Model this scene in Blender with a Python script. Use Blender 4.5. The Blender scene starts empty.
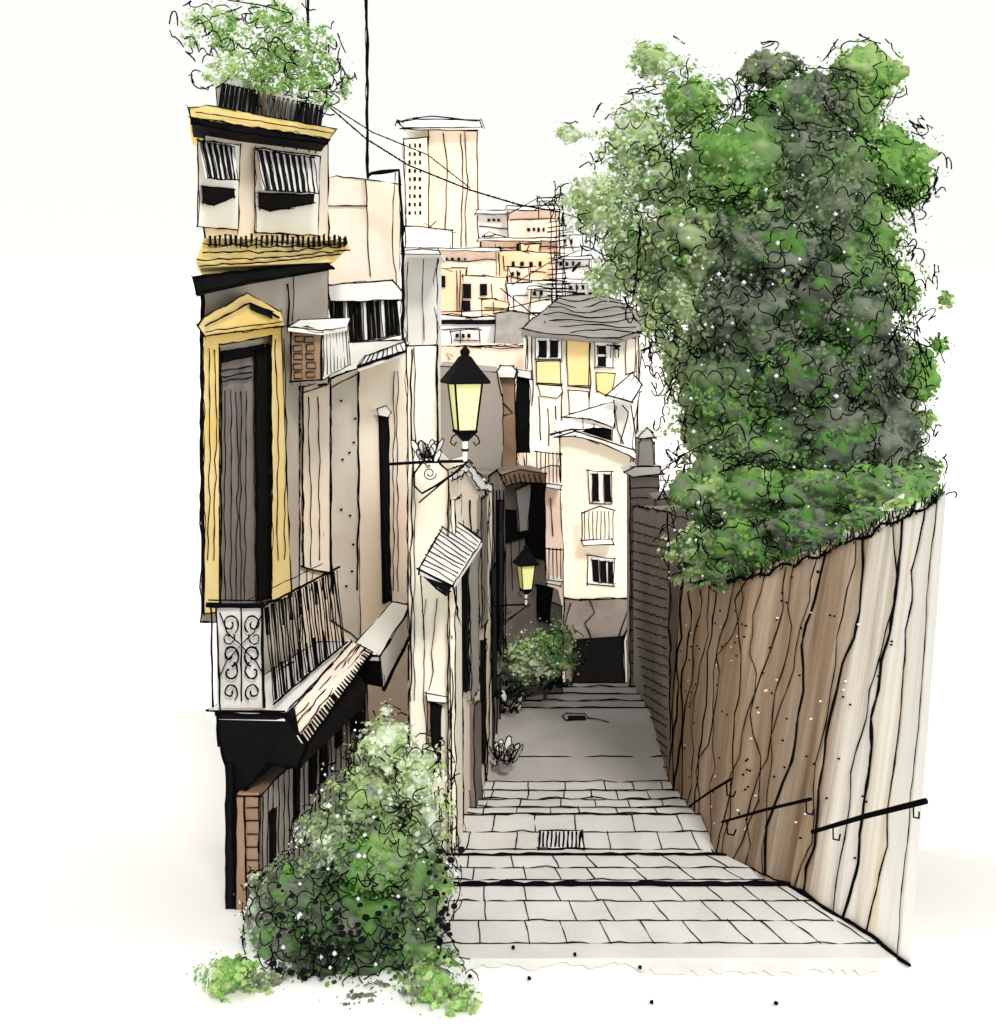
import bpy, math, random
from mathutils import Vector, noise
random.seed(7)
SC = bpy.context.scene
COL = SC.collection
F, XC, YH, CZ = 1100.0, 498.0, 330.0, 4.8
# ------------------------------------------------------------- camera, sky, sun
cd = bpy.data.cameras.new('camera'); cam = bpy.data.objects.new('camera', cd); COL.objects.link(cam)
cam.location = (0, 0, CZ); cam.rotation_euler = (math.radians(90), 0, 0)
cd.sensor_fit = 'HORIZONTAL'; cd.sensor_width = 36; cd.lens = 36*F/996
cd.shift_y = -(512-YH)/996; cd.clip_end = 6000; cd.clip_start = 0.1
SC.camera = cam
SC.render.resolution_x = 996; SC.render.resolution_y = 1024
w = bpy.data.worlds.new("World"); SC.world = w; w.use_nodes = True
nt = w.node_tree; nt.nodes.clear()
out = nt.nodes.new('ShaderNodeOutputWorld'); add = nt.nodes.new('ShaderNodeAddShader')
b1 = nt.nodes.new('ShaderNodeBackground'); b2 = nt.nodes.new('ShaderNodeBackground')
sk = nt.nodes.new('ShaderNodeTexSky'); sk.sky_type = 'NISHITA'; sk.sun_disc = False
SUN_EL, SUN_AZ = math.radians(40), math.radians(165)
sk.sun_elevation = SUN_EL; sk.sun_rotation = SUN_AZ
nt.links.new(sk.outputs[0], b1.inputs[0]); b1.inputs[1].default_value = 0.004
b2.inputs[0].default_value = (0.98, 0.976, 0.94, 1); b2.inputs[1].default_value = 1.0
nt.links.new(b1.outputs[0], add.inputs[0]); nt.links.new(b2.outputs[0], add.inputs[1]); nt.links.new(add.outputs[0], out.inputs[0])
sl = bpy.data.lights.new('sun', 'SUN'); sl.energy = 2.0; sl.angle = math.radians(12); sl.color = (1, .96, .9)
so = bpy.data.objects.new('sun', sl); COL.objects.link(so)
sd = Vector((math.sin(SUN_AZ)*math.cos(SUN_EL), math.cos(SUN_AZ)*math.cos(SUN_EL), math.sin(SUN_EL)))
so.rotation_euler = sd.to_track_quat('Z', 'Y').to_euler(); so.location = (-5, -5, 20)
SC.view_settings.view_transform = 'Standard'; SC.view_settings.look = 'None'
SC.view_settings.exposure = 0; SC.view_settings.gamma = 1; SC.view_settings.use_curve_mapping = False

# ------------------------------------------------------------- helpers
def P(px, py, Y): return Vector(((px-XC)/F*Y, Y, CZ-(py-YH)/F*Y))
def G(px, py, z):
    Y = F*(CZ-z)/(py-YH); return Vector(((px-XC)/F*Y, Y, z))
def hexc(h):
    h = h.lstrip('#'); c = [int(h[i:i+2], 16)/255 for i in (0, 2, 4)]
    return tuple((x/12.92 if x <= .04045 else ((x+.055)/1.055)**2.4) for x in c)
MC = {}
def wash(name, a, b=None, scale=1.6, lo=.35, hi=.7, stretch=(1, 1, 1), rough=.9, detail=5, gran=.06):
    """watercolour-like pigment: colour a pooling into colour b, with fine paper grain"""
    if name in MC: return MC[name]
    m = bpy.data.materials.new(name); m.use_nodes = True; t = m.node_tree; N = t.nodes; L = t.links
    bs = N['Principled BSDF']; bs.inputs['Roughness'].default_value = rough
    bs.inputs['Specular IOR Level'].default_value = .12
    tc = N.new('ShaderNodeTexCoord'); mp = N.new('ShaderNodeMapping'); mp.inputs['Scale'].default_value = stretch
    L.new(tc.outputs['Object'], mp.inputs['Vector'])
    n1 = N.new('ShaderNodeTexNoise'); n1.inputs['Scale'].default_value = scale; n1.inputs['Detail'].default_value = detail
    n1.inputs['Roughness'].default_value = .55; n1.inputs['Distortion'].default_value = .6
    L.new(mp.outputs[0], n1.inputs['Vector'])
    cr = N.new('ShaderNodeValToRGB'); e = cr.color_ramp.elements
    ca = hexc(a); cb = hexc(b) if b else tuple(min(.96, x*1.12+.03) for x in ca)
    e[0].position = lo; e[1].position = hi; e[0].color = (*ca, 1); e[1].color = (*cb, 1)
    L.new(n1.outputs['Fac'], cr.inputs['Fac'])
    n2 = N.new('ShaderNodeTexNoise'); n2.inputs['Scale'].default_value = 45; n2.inputs['Detail'].default_value = 3
    L.new(tc.outputs['Object'], n2.inputs['Vector'])
    mx = N.new('ShaderNodeMix'); mx.data_type = 'RGBA'; mx.blend_type = 'OVERLAY'; mx.inputs['Factor'].default_value = gran*3
    L.new(cr.outputs[0], mx.inputs['A']); L.new(n2.outputs['Fac'], mx.inputs['B'])
    L.new(mx.outputs['Result'], bs.inputs['Base Color'])
    MC[name] = m; return m
def plain(name, h, rough=.6, spec=.1):
    if name in MC: return MC[name]
    m = bpy.data.materials.new(name); m.use_nodes = True; bs = m.node_tree.nodes['Principled BSDF']
    bs.inputs['Base Color'].default_value = (*hexc(h), 1); bs.inputs['Roughness'].default_value = rough
    bs.inputs['Specular IOR Level'].default_value = spec
    MC[name] = m; return m
INK = plain('ink_line', '#0d0d0f', .9, .0)
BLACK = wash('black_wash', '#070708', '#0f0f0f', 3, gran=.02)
WHITE = wash('white_paint', '#f4f3ee', '#fbfbf8', 1.2)
PAPER = wash('chalk_ground', '#fafaf9', '#fcfcfb', .3, gran=0)
YEL = wash('ochre_yellow', '#f3d27c', '#f7e2a8', 1.6)
YEL2 = wash('orange_yellow', '#f5cf88', '#f8dda8', .6)
PEACH = wash('pale_peach', '#f8e4cd', '#fcf3e7', .9)
PEACH2 = wash('light_plaster', '#efe0cd', '#f8f1e6', 1.2)
PINK = wash('pink_plaster', '#f6d6c0', '#f9e7da', .7)
CREAM = wash('cream_plaster', '#fbf2dc', '#fcf7ea', .5)
GREY = wash('grey_wall', '#bab0a6', '#cfc8bf', 1.0)
LGREY = wash('light_grey', '#e2e0de', '#f1f0ee', 1)
MGREY = wash('mid_grey', '#9a948f', '#b5afaa', 1.2)
DGREY = wash('dark_grey', '#756c66', '#938a83', 1.2)
DOORG = wash('door_grey', '#736c69', '#8a8380', 2, stretch=(4, 4, .6))
BROWN = wash('brown_wash', '#8b6e56', '#a88e78', 1.2)
DBROWN = wash('dark_brown', '#5d5048', '#75675d', 1.5)
PAVE = wash('pavement_wash', '#cfcdca', '#e2e1df', 1.1)
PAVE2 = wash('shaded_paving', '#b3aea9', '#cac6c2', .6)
SLATE = wash('slate', '#8d8885', '#a5a09c', .5)
GLASS = plain('lamp_glass', '#eff0b0', .4, .2)
g = GLASS.node_tree.nodes['Principled BSDF']; g.inputs['Emission Color'].default_value = (*hexc('#f2ee84'), 1); g.inputs['Emission Strength'].default_value = .25
BRICKW = wash('brick_pier', '#8b8079', '#a39993', .8)

def rnd(a): return random.uniform(-a, a)
class MB:
    def __init__(s): s.v = []; s.f = []; s.m = []; s.mats = []
    def mi(s, m):
        if m not in s.mats: s.mats.append(m)
        return s.mats.index(m)
    def poly(s, pts, mat):
        b = len(s.v); s.v += [Vector(p) for p in pts]; s.f.append(list(range(b, b+len(pts)))); s.m.append(s.mi(mat))
    def prism(s, pts, ext, mat, ink=1.3, wob=.6, backink=False, sidemat=None, ov=2.0):
        if wob < .5: ov = .4
        pts = [Vector(p) for p in pts]; ext = Vector(ext); k = len(pts); b = len(s.v)
        s.v += pts + [p+ext for p in pts]; i = s.mi(mat); j = s.mi(sidemat or mat)
        s.f.append(list(range(b, b+k))); s.m.append(i)
        s.f.append([b+k+q for q in reversed(range(k))]); s.m.append(j)
        for q in range(k):
            r = (q+1) % k; s.f.append([b+r, b+q, b+k+q, b+k+r]); s.m.append(j)
        if ink:
            for q in range(k): s.ink([pts[q], pts[(q+1) % k]], ink, wob, ov)
            if ink >= 1.3 and wob >= .5:
                for q in range(k):
                    if random.random() < .6: s.ink([pts[q], pts[(q+1) % k]], .8, wob*2.2, ov*2)
            if backink:
                for q in range(k):
                    s.ink([pts[q], pts[q]+ext], ink*.8, wob, 0); s.ink([pts[q]+ext, pts[(q+1) % k]+ext], ink*.8, wob, 0)
        return s
    def tube(s, pts, r, mat, n=4, cap=True):
        pts = [Vector(p) for p in pts]
        if len(pts) < 2: return
        b = len(s.v); i = s.mi(mat); k = len(pts)
        for q, p in enumerate(pts):
            d = (pts[min(q+1, k-1)]-pts[max(q-1, 0)])
            if d.length < 1e-9: d = Vector((0, 0, 1))
            d.normalize(); a = d.cross(Vector((.31, .2, .93)))
            if a.length < .05: a = d.cross(Vector((1, 0, 0)))
            a.normalize(); c = d.cross(a); rr = r[q] if isinstance(r, (list, tuple)) else r
            for h in range(n):
                t = 2*math.pi*h/n; s.v.append(p+(a*math.cos(t)+c*math.sin(t))*rr)
        for q in range(k-1):
            for h in range(n):
                h2 = (h+1) % n; s.f.append([b+q*n+h, b+q*n+h2, b+(q+1)*n+h2, b+(q+1)*n+h]); s.m.append(i)
        if cap:
            s.f.append([b+h for h in range(n)]); s.m.append(i); s.f.append([b+(k-1)*n+h for h in range(n)]); s.m.append(i)
    def ink(s, pts, wpx=1.3, wob=.6, ov=1.5, mat=None):
        """a hand-drawn line: slightly wandering thin black rod, width in pixels at its own distance"""
        pts = [Vector(p) for p in pts]; o = []
        if ov:
            D = max(pts[0].y, 1)/F
            d = (pts[0]-pts[1]); pts[0] = pts[0] + d.normalized()*ov*random.random()*D if d.length > 0 else pts[0]
            d = (pts[-1]-pts[-2]); pts[-1] = pts[-1] + d.normalized()*ov*random.random()*D if d.length > 0 else pts[-1]
        ph = random.random()*100
        for q in range(len(pts)-1):
            a, b = pts[q], pts[q+1]; D = max((a.y+b.y)/2, 1)/F; n = max(1, min(60, int((b-a).length/D/9)))
            for h in range(n): o.append(a.lerp(b, h/n))
        o.append(pts[-1]); rs = []; oo = []
        for q, p in enumerate(o):
            D = max(p.y, 1)/F; ph += .45
            wv = Vector((noise.noise((ph, 1.3, 0)), noise.noise((ph, 7.7, 0))*.3, noise.noise((ph, 4.1, 3))))*2.5*wob*D
            oo.append(p+wv); rs.append(max(.3, wpx*.62*(.8+.55*noise.noise((ph*1.3, 9, 2))))*D)
        s.tube(oo, rs, mat or INK, 4)
    def build(s, name, parent=None, smooth=False, **props):
        org = Vector((0, 0, 0))
        if parent is None:
            xs = [v.x for v in s.v]; ys = [v.y for v in s.v]; zs = [v.z for v in s.v]
            org = Vector(((min(xs)+max(xs))/2, (min(ys)+max(ys))/2, min(zs)))
        else:
            r = parent
            while r.parent: r = r.parent
            org = r.location.copy()
        me = bpy.data.meshes.new(name); me.from_pydata([v-org for v in s.v], [], s.f)
        for m in s.mats: me.materials.append(m)
        me.polygons.foreach_set('material_index', s.m)
        if smooth: me.polygons.foreach_set('use_smooth', [True]*len(me.polygons))
        me.update(); o = bpy.data.objects.new(name, me); COL.objects.link(o)
        if parent is None: o.location = org
        else: o.parent = parent
        for k, v in props.items(): o[k] = v
        return o
def thing(name, label, cat, loc, group=None):
    o = bpy.data.objects.new(name, None); COL.objects.link(o); o.location = loc; o.empty_display_size = .3
    o['label'] = label; o['category'] = cat
    if group: o['group'] = group
    return o
def single(mb, name, label, cat, group=None):
    o = mb.build(name); o['label'] = label; o['category'] = cat
    if group: o['group'] = group
    return o
class Fac:
    """a vertical wall plane given by two plan points (picture column, distance)"""
    def __init__(s, xa, Ya, xb, Yb, e=None):
        s.e = Vector(e).normalized() if e else None
        s.a = Vector(((xa-XC)/F*Ya, Ya, 0)); s.b = Vector(((xb-XC)/F*Yb, Yb, 0))
        d = (s.b-s.a).normalized(); s.n = Vector((d.y, -d.x, 0))
        if s.n.dot(s.a) > 0: s.n = -s.n
    def hit(s, px, py, off=0):
        r = Vector(((px-XC)/F, 1, -(py-YH)/F)); a = s.a+s.n*off
        t = a.dot(s.n)/r.dot(s.n); return Vector((0, 0, CZ))+r*t
    def solid(s, mb, pts, front, back, mat, ink=1.3, **k):
        q = [s.hit(x, y, front) for x, y in pts]
        e = -s.n*(front-back)
        if s.e: e = s.e*((front-back)/s.e.dot(-s.n))
        mb.prism(q, e, mat, ink, **k); return mb
    def ln(s, mb, pts, off, wpx=1.2, wob=.6, ov=1.5): mb.ink([s.hit(x, y, off) for x, y in pts], wpx, wob, ov)
def rect(x0, y0, x1, y1): return [(x0, y0), (x1, y0), (x1, y1), (x0, y1)]
def deepwall(fac, parent, pts, ext, mat, name='wall', ink=1.6, extra=None, **props):
    mb = MB(); mb.prism([fac.hit(x, y, 0) for x, y in pts], ext, mat, ink, 1.0)
    if extra: extra(mb)
    return mb.build(name, parent, **props)
def window(parent, fac, pts, panes, off=.03, frame=WHITE, pane=BLACK, ink=1.1, th=.06, name='window'):

    mb = MB(); fac.solid(mb, pts, off, off-th, frame, ink); w_ = mb.build(name, parent)
    mb = MB()
    for q in panes: fac.solid(mb, q, off+.025, off-.01, pane, .8)
    mb.build('pane', w_); return w_

# ------------------------------------------------------------- ground
def prof(y):
    K = [(-400, 2.2), (2.5, 2.2), (6.5, -.02), (8.5, -.02), (14.6, -1.55), (18.5, -1.6), (22, -3.2), (45, -11), (80, -13), (230, 19), (420, 26), (3000, 26)]
    for (a, za), (b, zb) in zip(K, K[1:]):
        if y <= b: return za+(zb-za)*max(0, (y-a)/(b-a))
    return 26
ys = [-300, -60, -10, 0, 2.5, 3, 4, 5, 6.5, 7, 8, 8.5, 9, 10, 11, 12, 13, 14.6, 16, 18.5, 20, 22, 26, 30, 37, 45, 60, 80, 100, 130, 160, 190, 230, 300, 420, 800, 1500, 3000]
xs = [-2500, -900, -300, -150, -80, -40, -20, -10, -6, -3, -1, 1, 3, 6, 10, 20, 40, 80, 150, 300, 900, 2500]
mb = MB(); i = mb.mi(PAPER)
for y in ys:
    for x in xs:
        z = prof(y) + (noise.noise((x*.02, y*.02, 0))*4*min(1, max(0, (y-60)/100)))
        mb.v.append(Vector((x, y, z)))
nx = len(xs)
for a in range(len(ys)-1):
    for b in range(nx-1): mb.f.append([a*nx+b, a*nx+b+1, (a+1)*nx+b+1, (a+1)*nx+b]); mb.m.append(i)
mb.build('ground', kind='structure', smooth=True)

# ------------------------------------------------------------- street: stepped paving
def landing(name, z, front, back, mat, thick, rows, seed=0, edge=2.2, tile=44, jitter=8):
    """front=(x0,x1,y) nearest visible edge, back=(x0,x1,y) far edge, picture coords on level z"""
    mb = MB(); (a0, a1, ay), (b0, b1, by) = front, back
    p = [G(a0, ay, z), G(a1, ay, z), G(b1, by, z), G(b0, by, z)]
    mb.prism(p, (0, 0, -thick), mat, 0)
    e_ = Vector((0, -.01, .012)); mb.ink([p[3]+e_, p[2]+e_], edge*1.15, 1.0, 4)
    up = Vector((0, 0, .004)); rr = random.Random(seed)
    for k in range(len(rows)):
        y = rows[k]; t = (y-by)/(ay-by); x0 = b0+(a0-b0)*t; x1 = b1+(a1-b1)*t
        mb.ink([G(x0, y, z)+up, G((x0+x1)/2, y+rnd(.8), z)+up, G(x1, y, z)+up], 1.3, 1.1, 3)
        y2 = rows[k+1] if k+1 < len(rows) else by
        t2 = (y2-by)/(ay-by); c0 = b0+(a0-b0)*t2; c1 = b1+(a1-b1)*t2
        x = x0+rr.uniform(15, tile)
        while x < x1-8:
            u = (x-x0)/(x1-x0); mb.ink([G(x, y, z)+up, G(c0+u*(c1-c0), y2, z)+up], 1.3, .7, 1)
            x += tile*(.75+.5*rr.random())
    return mb.build(name, kind='structure')
landing('paving', 0, (405, 905, 958), (425, 790, 885), PAVE, .3, [944, 921, 901], 1, edge=5)
R0 = random.Random(2); mb = MB()
lo = [G(x, 966+R0.uniform(-4, 5)+(5 if x > 640 else 0), -.012) for x in range(440, 880, 6)]
mb.poly([G(440, 957, -.012)]+lo+[G(884, 957, -.012)], wash('thin_grey_wash', '#e3e1de', '#f0efec', 3)); mb.build('paving', kind='structure')
mb = MB()
for px, py in ((513, 948), (470, 977), (529, 979), (575, 955), (640, 968), (652, 1003), (776, 1004)):
    p = G(px, py, .01); mb.prism([p+Vector((math.cos(q*1.05)*.014*R0.uniform(.7, 1.4), math.sin(q*1.05)*.02, 0)) for q in range(6)], (0, 0, .012), INK, 0)
mb.build('ink_specks', kind='stuff')  # loose ink specks modelled as tiny flat prisms
landing('paving', -.17, (425, 800, 892), (440, 725, 855), PAVE, .3, [880, 868], 2, edge=2.6)
landing('paving', -.34, (440, 720, 860), (455, 700, 815), PAVE, .3, [850, 832], 3, edge=1.3, tile=48)
z, y = -.34, 815
L_ = [(808, 460, 690), (800, 465, 684), (791, 470, 678), (782, 474, 672)]
px0, px1 = 455, 700
for k, (yy, x0, x1) in enumerate(L_):
    z -= .16; landing('stair_step', z, (px0, px1, y+3), (x0, x1, yy), PAVE, .3, [y-1], 10+k, edge=.9, tile=34); px0, px1, y = x0, x1, yy
ZD = z-.15
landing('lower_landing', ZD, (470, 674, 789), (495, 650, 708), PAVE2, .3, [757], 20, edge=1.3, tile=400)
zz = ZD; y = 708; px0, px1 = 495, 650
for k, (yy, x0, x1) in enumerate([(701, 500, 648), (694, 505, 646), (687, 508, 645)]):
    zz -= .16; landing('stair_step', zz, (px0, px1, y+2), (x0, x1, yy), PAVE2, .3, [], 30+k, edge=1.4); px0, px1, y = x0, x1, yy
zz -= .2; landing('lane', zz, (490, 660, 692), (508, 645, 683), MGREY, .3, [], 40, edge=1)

# drain grate
d = thing('drain_grate', 'small black barred drain grate set in the pale paving', 'drain grate', G(562, 842, -.34))
mb = MB(); u = .012
p = [G(539, 850, -.34), G(584, 850, -.34), G(582, 832, -.34), G(541, 832, -.34)]
p = [q+Vector((0, 0, u)) for q in p]
mb.prism(p, (0, 0, -.02), LGREY, 2.0); mb.build('frame', d)
mb = MB()
for k in range(10):
    x = 543+k*4.1; mb.ink([G(x, 848.5, -.34)+Vector((0, 0, .02)), G(x+.6, 834, -.34)+Vector((0, 0, .02))], 1.9, .4, 0)
mb.build('bars', d)
# little object on the landing
mb = MB(); z0 = ZD+.02
mb.ink([G(562, 716, z0), G(566, 713, z0), G(585, 714, z0), G(589, 718, z0), G(566, 720, z0), G(562, 716, z0)], 1.2, .3, 0)
mb.prism([G(568, 719, z0+.01), G(586, 718.5, z0+.01), G(585, 715.5, z0+.01), G(568, 715.5, z0+.01)], (0, 0, -.02), BLACK, 0)
mb.ink([G(589, 718, z0), G(598, 719, z0), G(609, 722, z0)], 1, .4, 0)
single(mb, 'drain_cover', 'small dark iron cover lying on the grey lower landing', 'drain cover')

# ------------------------------------------------------------- right retaining wall
pairs = [((910, 964, 0), (946, 495)), ((900, 957, 0), (939, 498)), ((878, 940, 0), (928, 508)), ((850, 922, 0), (905, 518)), ((820, 904, 0), (877, 531)),
         ((790, 885, 0), (850, 543)), ((765, 874, -.12), (820, 556)), ((740, 863, -.24), (790, 566)), ((715, 853, -.34), (752, 578)),
         ((697, 832, -.6), (722, 584)), ((682, 808, -.9), (700, 583)), ((668, 786, -1.1), (680, 574))]
def brownwash():
    m = bpy.data.materials.new('streaked_brown_wash'); m.use_nodes = True; t = m.node_tree; N = t.nodes; L = t.links
    bs = N['Principled BSDF']; bs.inputs['Roughness'].default_value = .95; bs.inputs['Specular IOR Level'].default_value = .05
    uv = N.new('ShaderNodeUVMap'); uv.uv_map = 'UVMap'
    mp = N.new('ShaderNodeMapping'); mp.inputs['Scale'].default_value = (11, .5, 1); L.new(uv.outputs[0], mp.inputs[0])
    n1 = N.new('ShaderNodeTexNoise'); n1.inputs['Scale'].default_value = 1.2; n1.inputs['Detail'].default_value = 8; n1.inputs['Roughness'].default_value = .68; n1.inputs['Distortion'].default_value = .25
    L.new(mp.outputs[0], n1.inputs['Vector'])
    cr = N.new('ShaderNodeValToRGB'); e = cr.color_ramp.elements
    e[0].position = .36; e[0].color = (*hexc('#7a6655'), 1); e[1].position = .72; e[1].color = (*hexc('#e3cdb0'), 1)
    x = e.new(.45); x.color = (*hexc('#9f866d'), 1); x = e.new(.56); x.color = (*hexc('#b5a08c'), 1)
    L.new(n1.outputs['Fac'], cr.inputs[0])
    # the pigment runs dry toward the near end, in ragged brush streaks
    sp = N.new('ShaderNodeSeparateXYZ'); L.new(uv.outputs[0], sp.inputs[0])
    ma = N.new('ShaderNodeMath'); ma.operation = 'MULTIPLY_ADD'; ma.inputs[1].default_value = .45
    L.new(n1.outputs['Fac'], ma.inputs[0]); L.new(sp.outputs['X'], ma.inputs[2])
    c2 = N.new('ShaderNodeValToRGB'); e = c2.color_ramp.elements
    e[0].position = .76; e[0].color = (0, 0, 0, 1); e[1].position = 1.12; e[1].color = (1, 1, 1, 1)
    e[1].position = 1.0; L.new(ma.outputs[0], c2.inputs[0])
    n3 = N.new('ShaderNodeTexNoise'); n3.inputs['Scale'].default_value = 2; L.new(mp.outputs[0], n3.inputs['Vector'])
    c3 = N.new('ShaderNodeValToRGB'); e = c3.color_ramp.elements
    e[0].position = .45; e[0].color = (*hexc('#fcfaf4'), 1); e[1].position = .68; e[1].color = (*hexc('#efdfc4'), 1)
    L.new(n3.outputs['Fac'], c3.inputs[0])
    mx = N.new('ShaderNodeMix'); mx.data_type = 'RGBA'; L.new(c2.outputs[0], mx.inputs['Factor']); L.new(cr.outputs[0], mx.inputs['A']); L.new(c3.outputs[0], mx.inputs['B'])
    L.new(mx.outputs['Result'], bs.inputs['Base Color']); return m
BW = brownwash()
rw = thing('retaining_wall', 'tall leaning brown streaked retaining wall along the right of the steps', 'wall', G(715, 853, -.34))
V = []; rows = 8
for (bx, by, bz), (tx, ty) in pairs:
    p = G(bx, by, bz); q = P(tx, ty, p.y+.15); p0 = p-(q-p)*.1; V.append((p, q))
mb = MB(); base = []
n = len(V)
for s_, dx in ((0, 0), (1, .45)):
    for (p, q) in V:
        for r in range(rows+1):
            v = (p-(q-p)*.12).lerp(q, r/rows); v = v+Vector((dx*.41, dx*1.05, 0)); mb.v.append(v)
i = mb.mi(BW); UV = {}
R1 = rows+1; half = n*R1
for k in range(n-1):
    for r in range(rows):
        a = k*R1+r; mb.f.append([a, a+1, a+R1+1, a+R1]); mb.m.append(i)
        a += half; mb.f.append([a, a+R1, a+R1+1, a+1]); mb.m.append(i)
    a = k*R1+rows; mb.f.append([a, a+half, a+half+R1, a+R1]); mb.m.append(i)
for k in (0, n-1):
    for r in range(rows):
        a = k*R1+r; mb.f.append([a, a+half, a+half+1, a+1]); mb.m.append(i)
nwall = len(mb.v)
def wp(u, t, off=.012):
    """point on the wall: u picture-x of the foot, t 0..1 height"""
    for k in range(n-1):
        x0, x1 = pairs[k][0][0], pairs[k+1][0][0]
        if x1 <= u <= x0:
            f_ = (u-x0)/(x1-x0); p = V[k][0].lerp(V[k+1][0], f_); q = V[k][1].lerp(V[k+1][1], f_)
            return p.lerp(q, t)+Vector((-.8, -.6, 0))*off
    return V[-1][0]
for u, wd in [(897, 1.1), (872, 1.6), (848, 3.0), (838, 1.3), (806, 2.6), (799, 1.2), (768, 2.6), (758, 1.1), (746, 1.2), (735, 1.3), (724, 1.0), (715, 1.3), (708, 1), (701, 1.2), (694, 1.6), (688, 1), (682, 1.4), (676, 2.2), (671, 2.4), (669, 1.4)]:
    sc = .55 if u < 700 else 1
    pts = [wp(max(669, min(908, u+noise.noise((u*3.3, t*3.1, 0))*13*sc+noise.noise((u*.7, t*9, 5))*7*sc)), t) for t in [0.0+j/14 for j in range(15)]]
    mb.ink(pts, wd, .5, 0)
mb.ink([v[1]+Vector((-.02, -.02, .01)) for v in V[1:]], 3.2, 2.2, 2)
mb.ink([v[0]+Vector((-.02, -.02, .01)) for v in V[0:6]], 4.2, 1.3, 3)
mb.ink([v[0]+Vector((-.02, -.02, .01)) for v in V[5:]], 1.8, .8, 0)
for k in range(110):   # small ink and white dots
    u = random.choice((676, 684, 700, 712, 733, 741, 762, 788, 815, 850))+rnd(5); t = random.uniform(.05, .95)**.8; p = wp(u, t, .02); D = p.y/F
    mb.tube([p, p+Vector((2.4*D, 0, rnd(.4)*D))], .9*D, INK if random.random() < .7 else WHITE, 4)
wo = mb.build('wall', rw)
uvl = wo.data.uv_layers.new(name='UVMap')
for l in wo.data.loops:
    vi = l.vertex_index
    if vi < nwall: k = (vi % half)//R1; r = (vi % half) % R1; 
    else: k, r = 0, 0
    xp = pairs[k][0][0]; uvl.data[l.index].uv = ((xp-668)/240, r/rows)
# terrace of earth behind the wall
mb = MB(); top = [v[1] for v in V]
top = top[3:]; nt_ = len(top); A = [p+Vector((.1, .3, -.08)) for p in top]; B = [p+Vector((p.x/p.y, 1, 0))*3.0 for p in top]; C_ = [p+Vector((p.x/p.y, 1, 0))*3.2 for p in top]
i = mb.mi(PAPER)
for p in C_: p.z = prof(p.y)-1
b0 = 0; mb.v += A+B+C_
for k in range(nt_-1):
    for r in (0, 1): a = r*nt_+k; mb.f.append([a, a+1, a+nt_+1, a+nt_]); mb.m.append(i)
mb.build('garden_terrace', kind='structure')

# handrails
def handrail(pa, Ya, pb, Yb, wd, lab, ticks):
    h = thing('handrail', lab, 'handrail', P(*pa, Ya), 'handrails fixed to the retaining wall')
    m = MB(); a, b = P(*pa, Ya), P(*pb, Yb); r = wd*.5*Ya/F
    m.tube([a, a.lerp(b, .5)+Vector((0, 0, .01)), b], [r*.8, r, r*1.1], INK, 8); m.build('rail', h)
    for t in ticks:
        p = a.lerp(b, t); m = MB(); D = p.y/F
        m.tube([p, p+Vector((1*D, .02, -14*D)), p+Vector((8*D, .05, -17*D)), p+Vector((12*D, .12, -15*D))], .9*D, INK, 6)
        m.build('bracket', h)
handrail((812, 832), 8.75, (926, 801), 7.9, 5.2, 'thick black handrail nearest the viewer on the brown wall', (.2, .9))
handrail((722, 822), 10.2, (811, 799), 9.2, 3.0, 'middle black handrail halfway down the brown wall', (.06, .95))
handrail((690, 806), 11.0, (731, 779), 9.9, 2.2, 'thinnest and farthest handrail low on the brown wall', (.9,))

# ------------------------------------------------------------- brick side wall and pier, far right
FB = Fac(632, 20.5, 668, 14.6)
bp = thing('brick_side_wall', 'dark grey brown brick wall dropping beside the lower landing', 'wall', FB.hit(650, 760))
def courses(mb):
    for k in range(26):
        y0 = 522+k*9.6; xl = 631+max(0, (y0-600)*.13); xr = 667
        if y0 > 765: break
        FB.ln(mb, [(xl+1, y0+rnd(1)), (xr, y0+8+rnd(1.5)+(y0-520)*.03)], .012, 1.0, .8, 0)
deepwall(FB, bp, [(628, 505), (668, 512), (671, 800), (640, 720), (628, 690)], (.6, .25, 0), BRICKW, extra=courses)
pi_ = thing('brick_pier', 'tall slim brick pier with rounded stone cap above the side wall', 'pier', P(645, 700, 20.3))
FP = Fac(632, 20.2, 660, 20.2)
mb = MB(); FP.solid(mb, [(630, 470), (659, 470), (660, 700), (630, 700)], .0, -.5, BRICKW)
for k in range(19): FP.ln(mb, [(631, 476+k*11), (658, 477+k*11)], .012, 1, .7, 0)
mb.build('shaft', pi_)
mb = MB(); FP.solid(mb, [(624, 472), (634, 467), (660, 466), (664, 474), (634, 477)], .12, -.6, LGREY); mb.build('ledge', pi_)
mb = MB(); FP.solid(mb, [(637, 468), (639, 443), (642, 438), (651, 438), (654, 443), (655, 468)], -.05, -.4, MGREY); mb.build('lantern_block', pi_)
mb = MB(); FP.solid(mb, [(638, 438), (643, 432), (647, 428), (652, 432), (656, 438)], .0, -.45, WHITE); mb.build('cap', pi_)
# upper coping block beyond
mb = MB(); F9 = Fac(655, 19, 700, 19)
F9.solid(mb, [(655, 500), (704, 492), (704, 585), (657, 585)], 0, -.8, BRICKW)
for k in range(8): F9.ln(mb, [(657, 512+k*10), (702, 508+k*10)], .01, 1, .9, 0)
single(mb, 'garden_wall', 'mossy brick garden wall behind the pier under the tree', 'wall')

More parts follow.
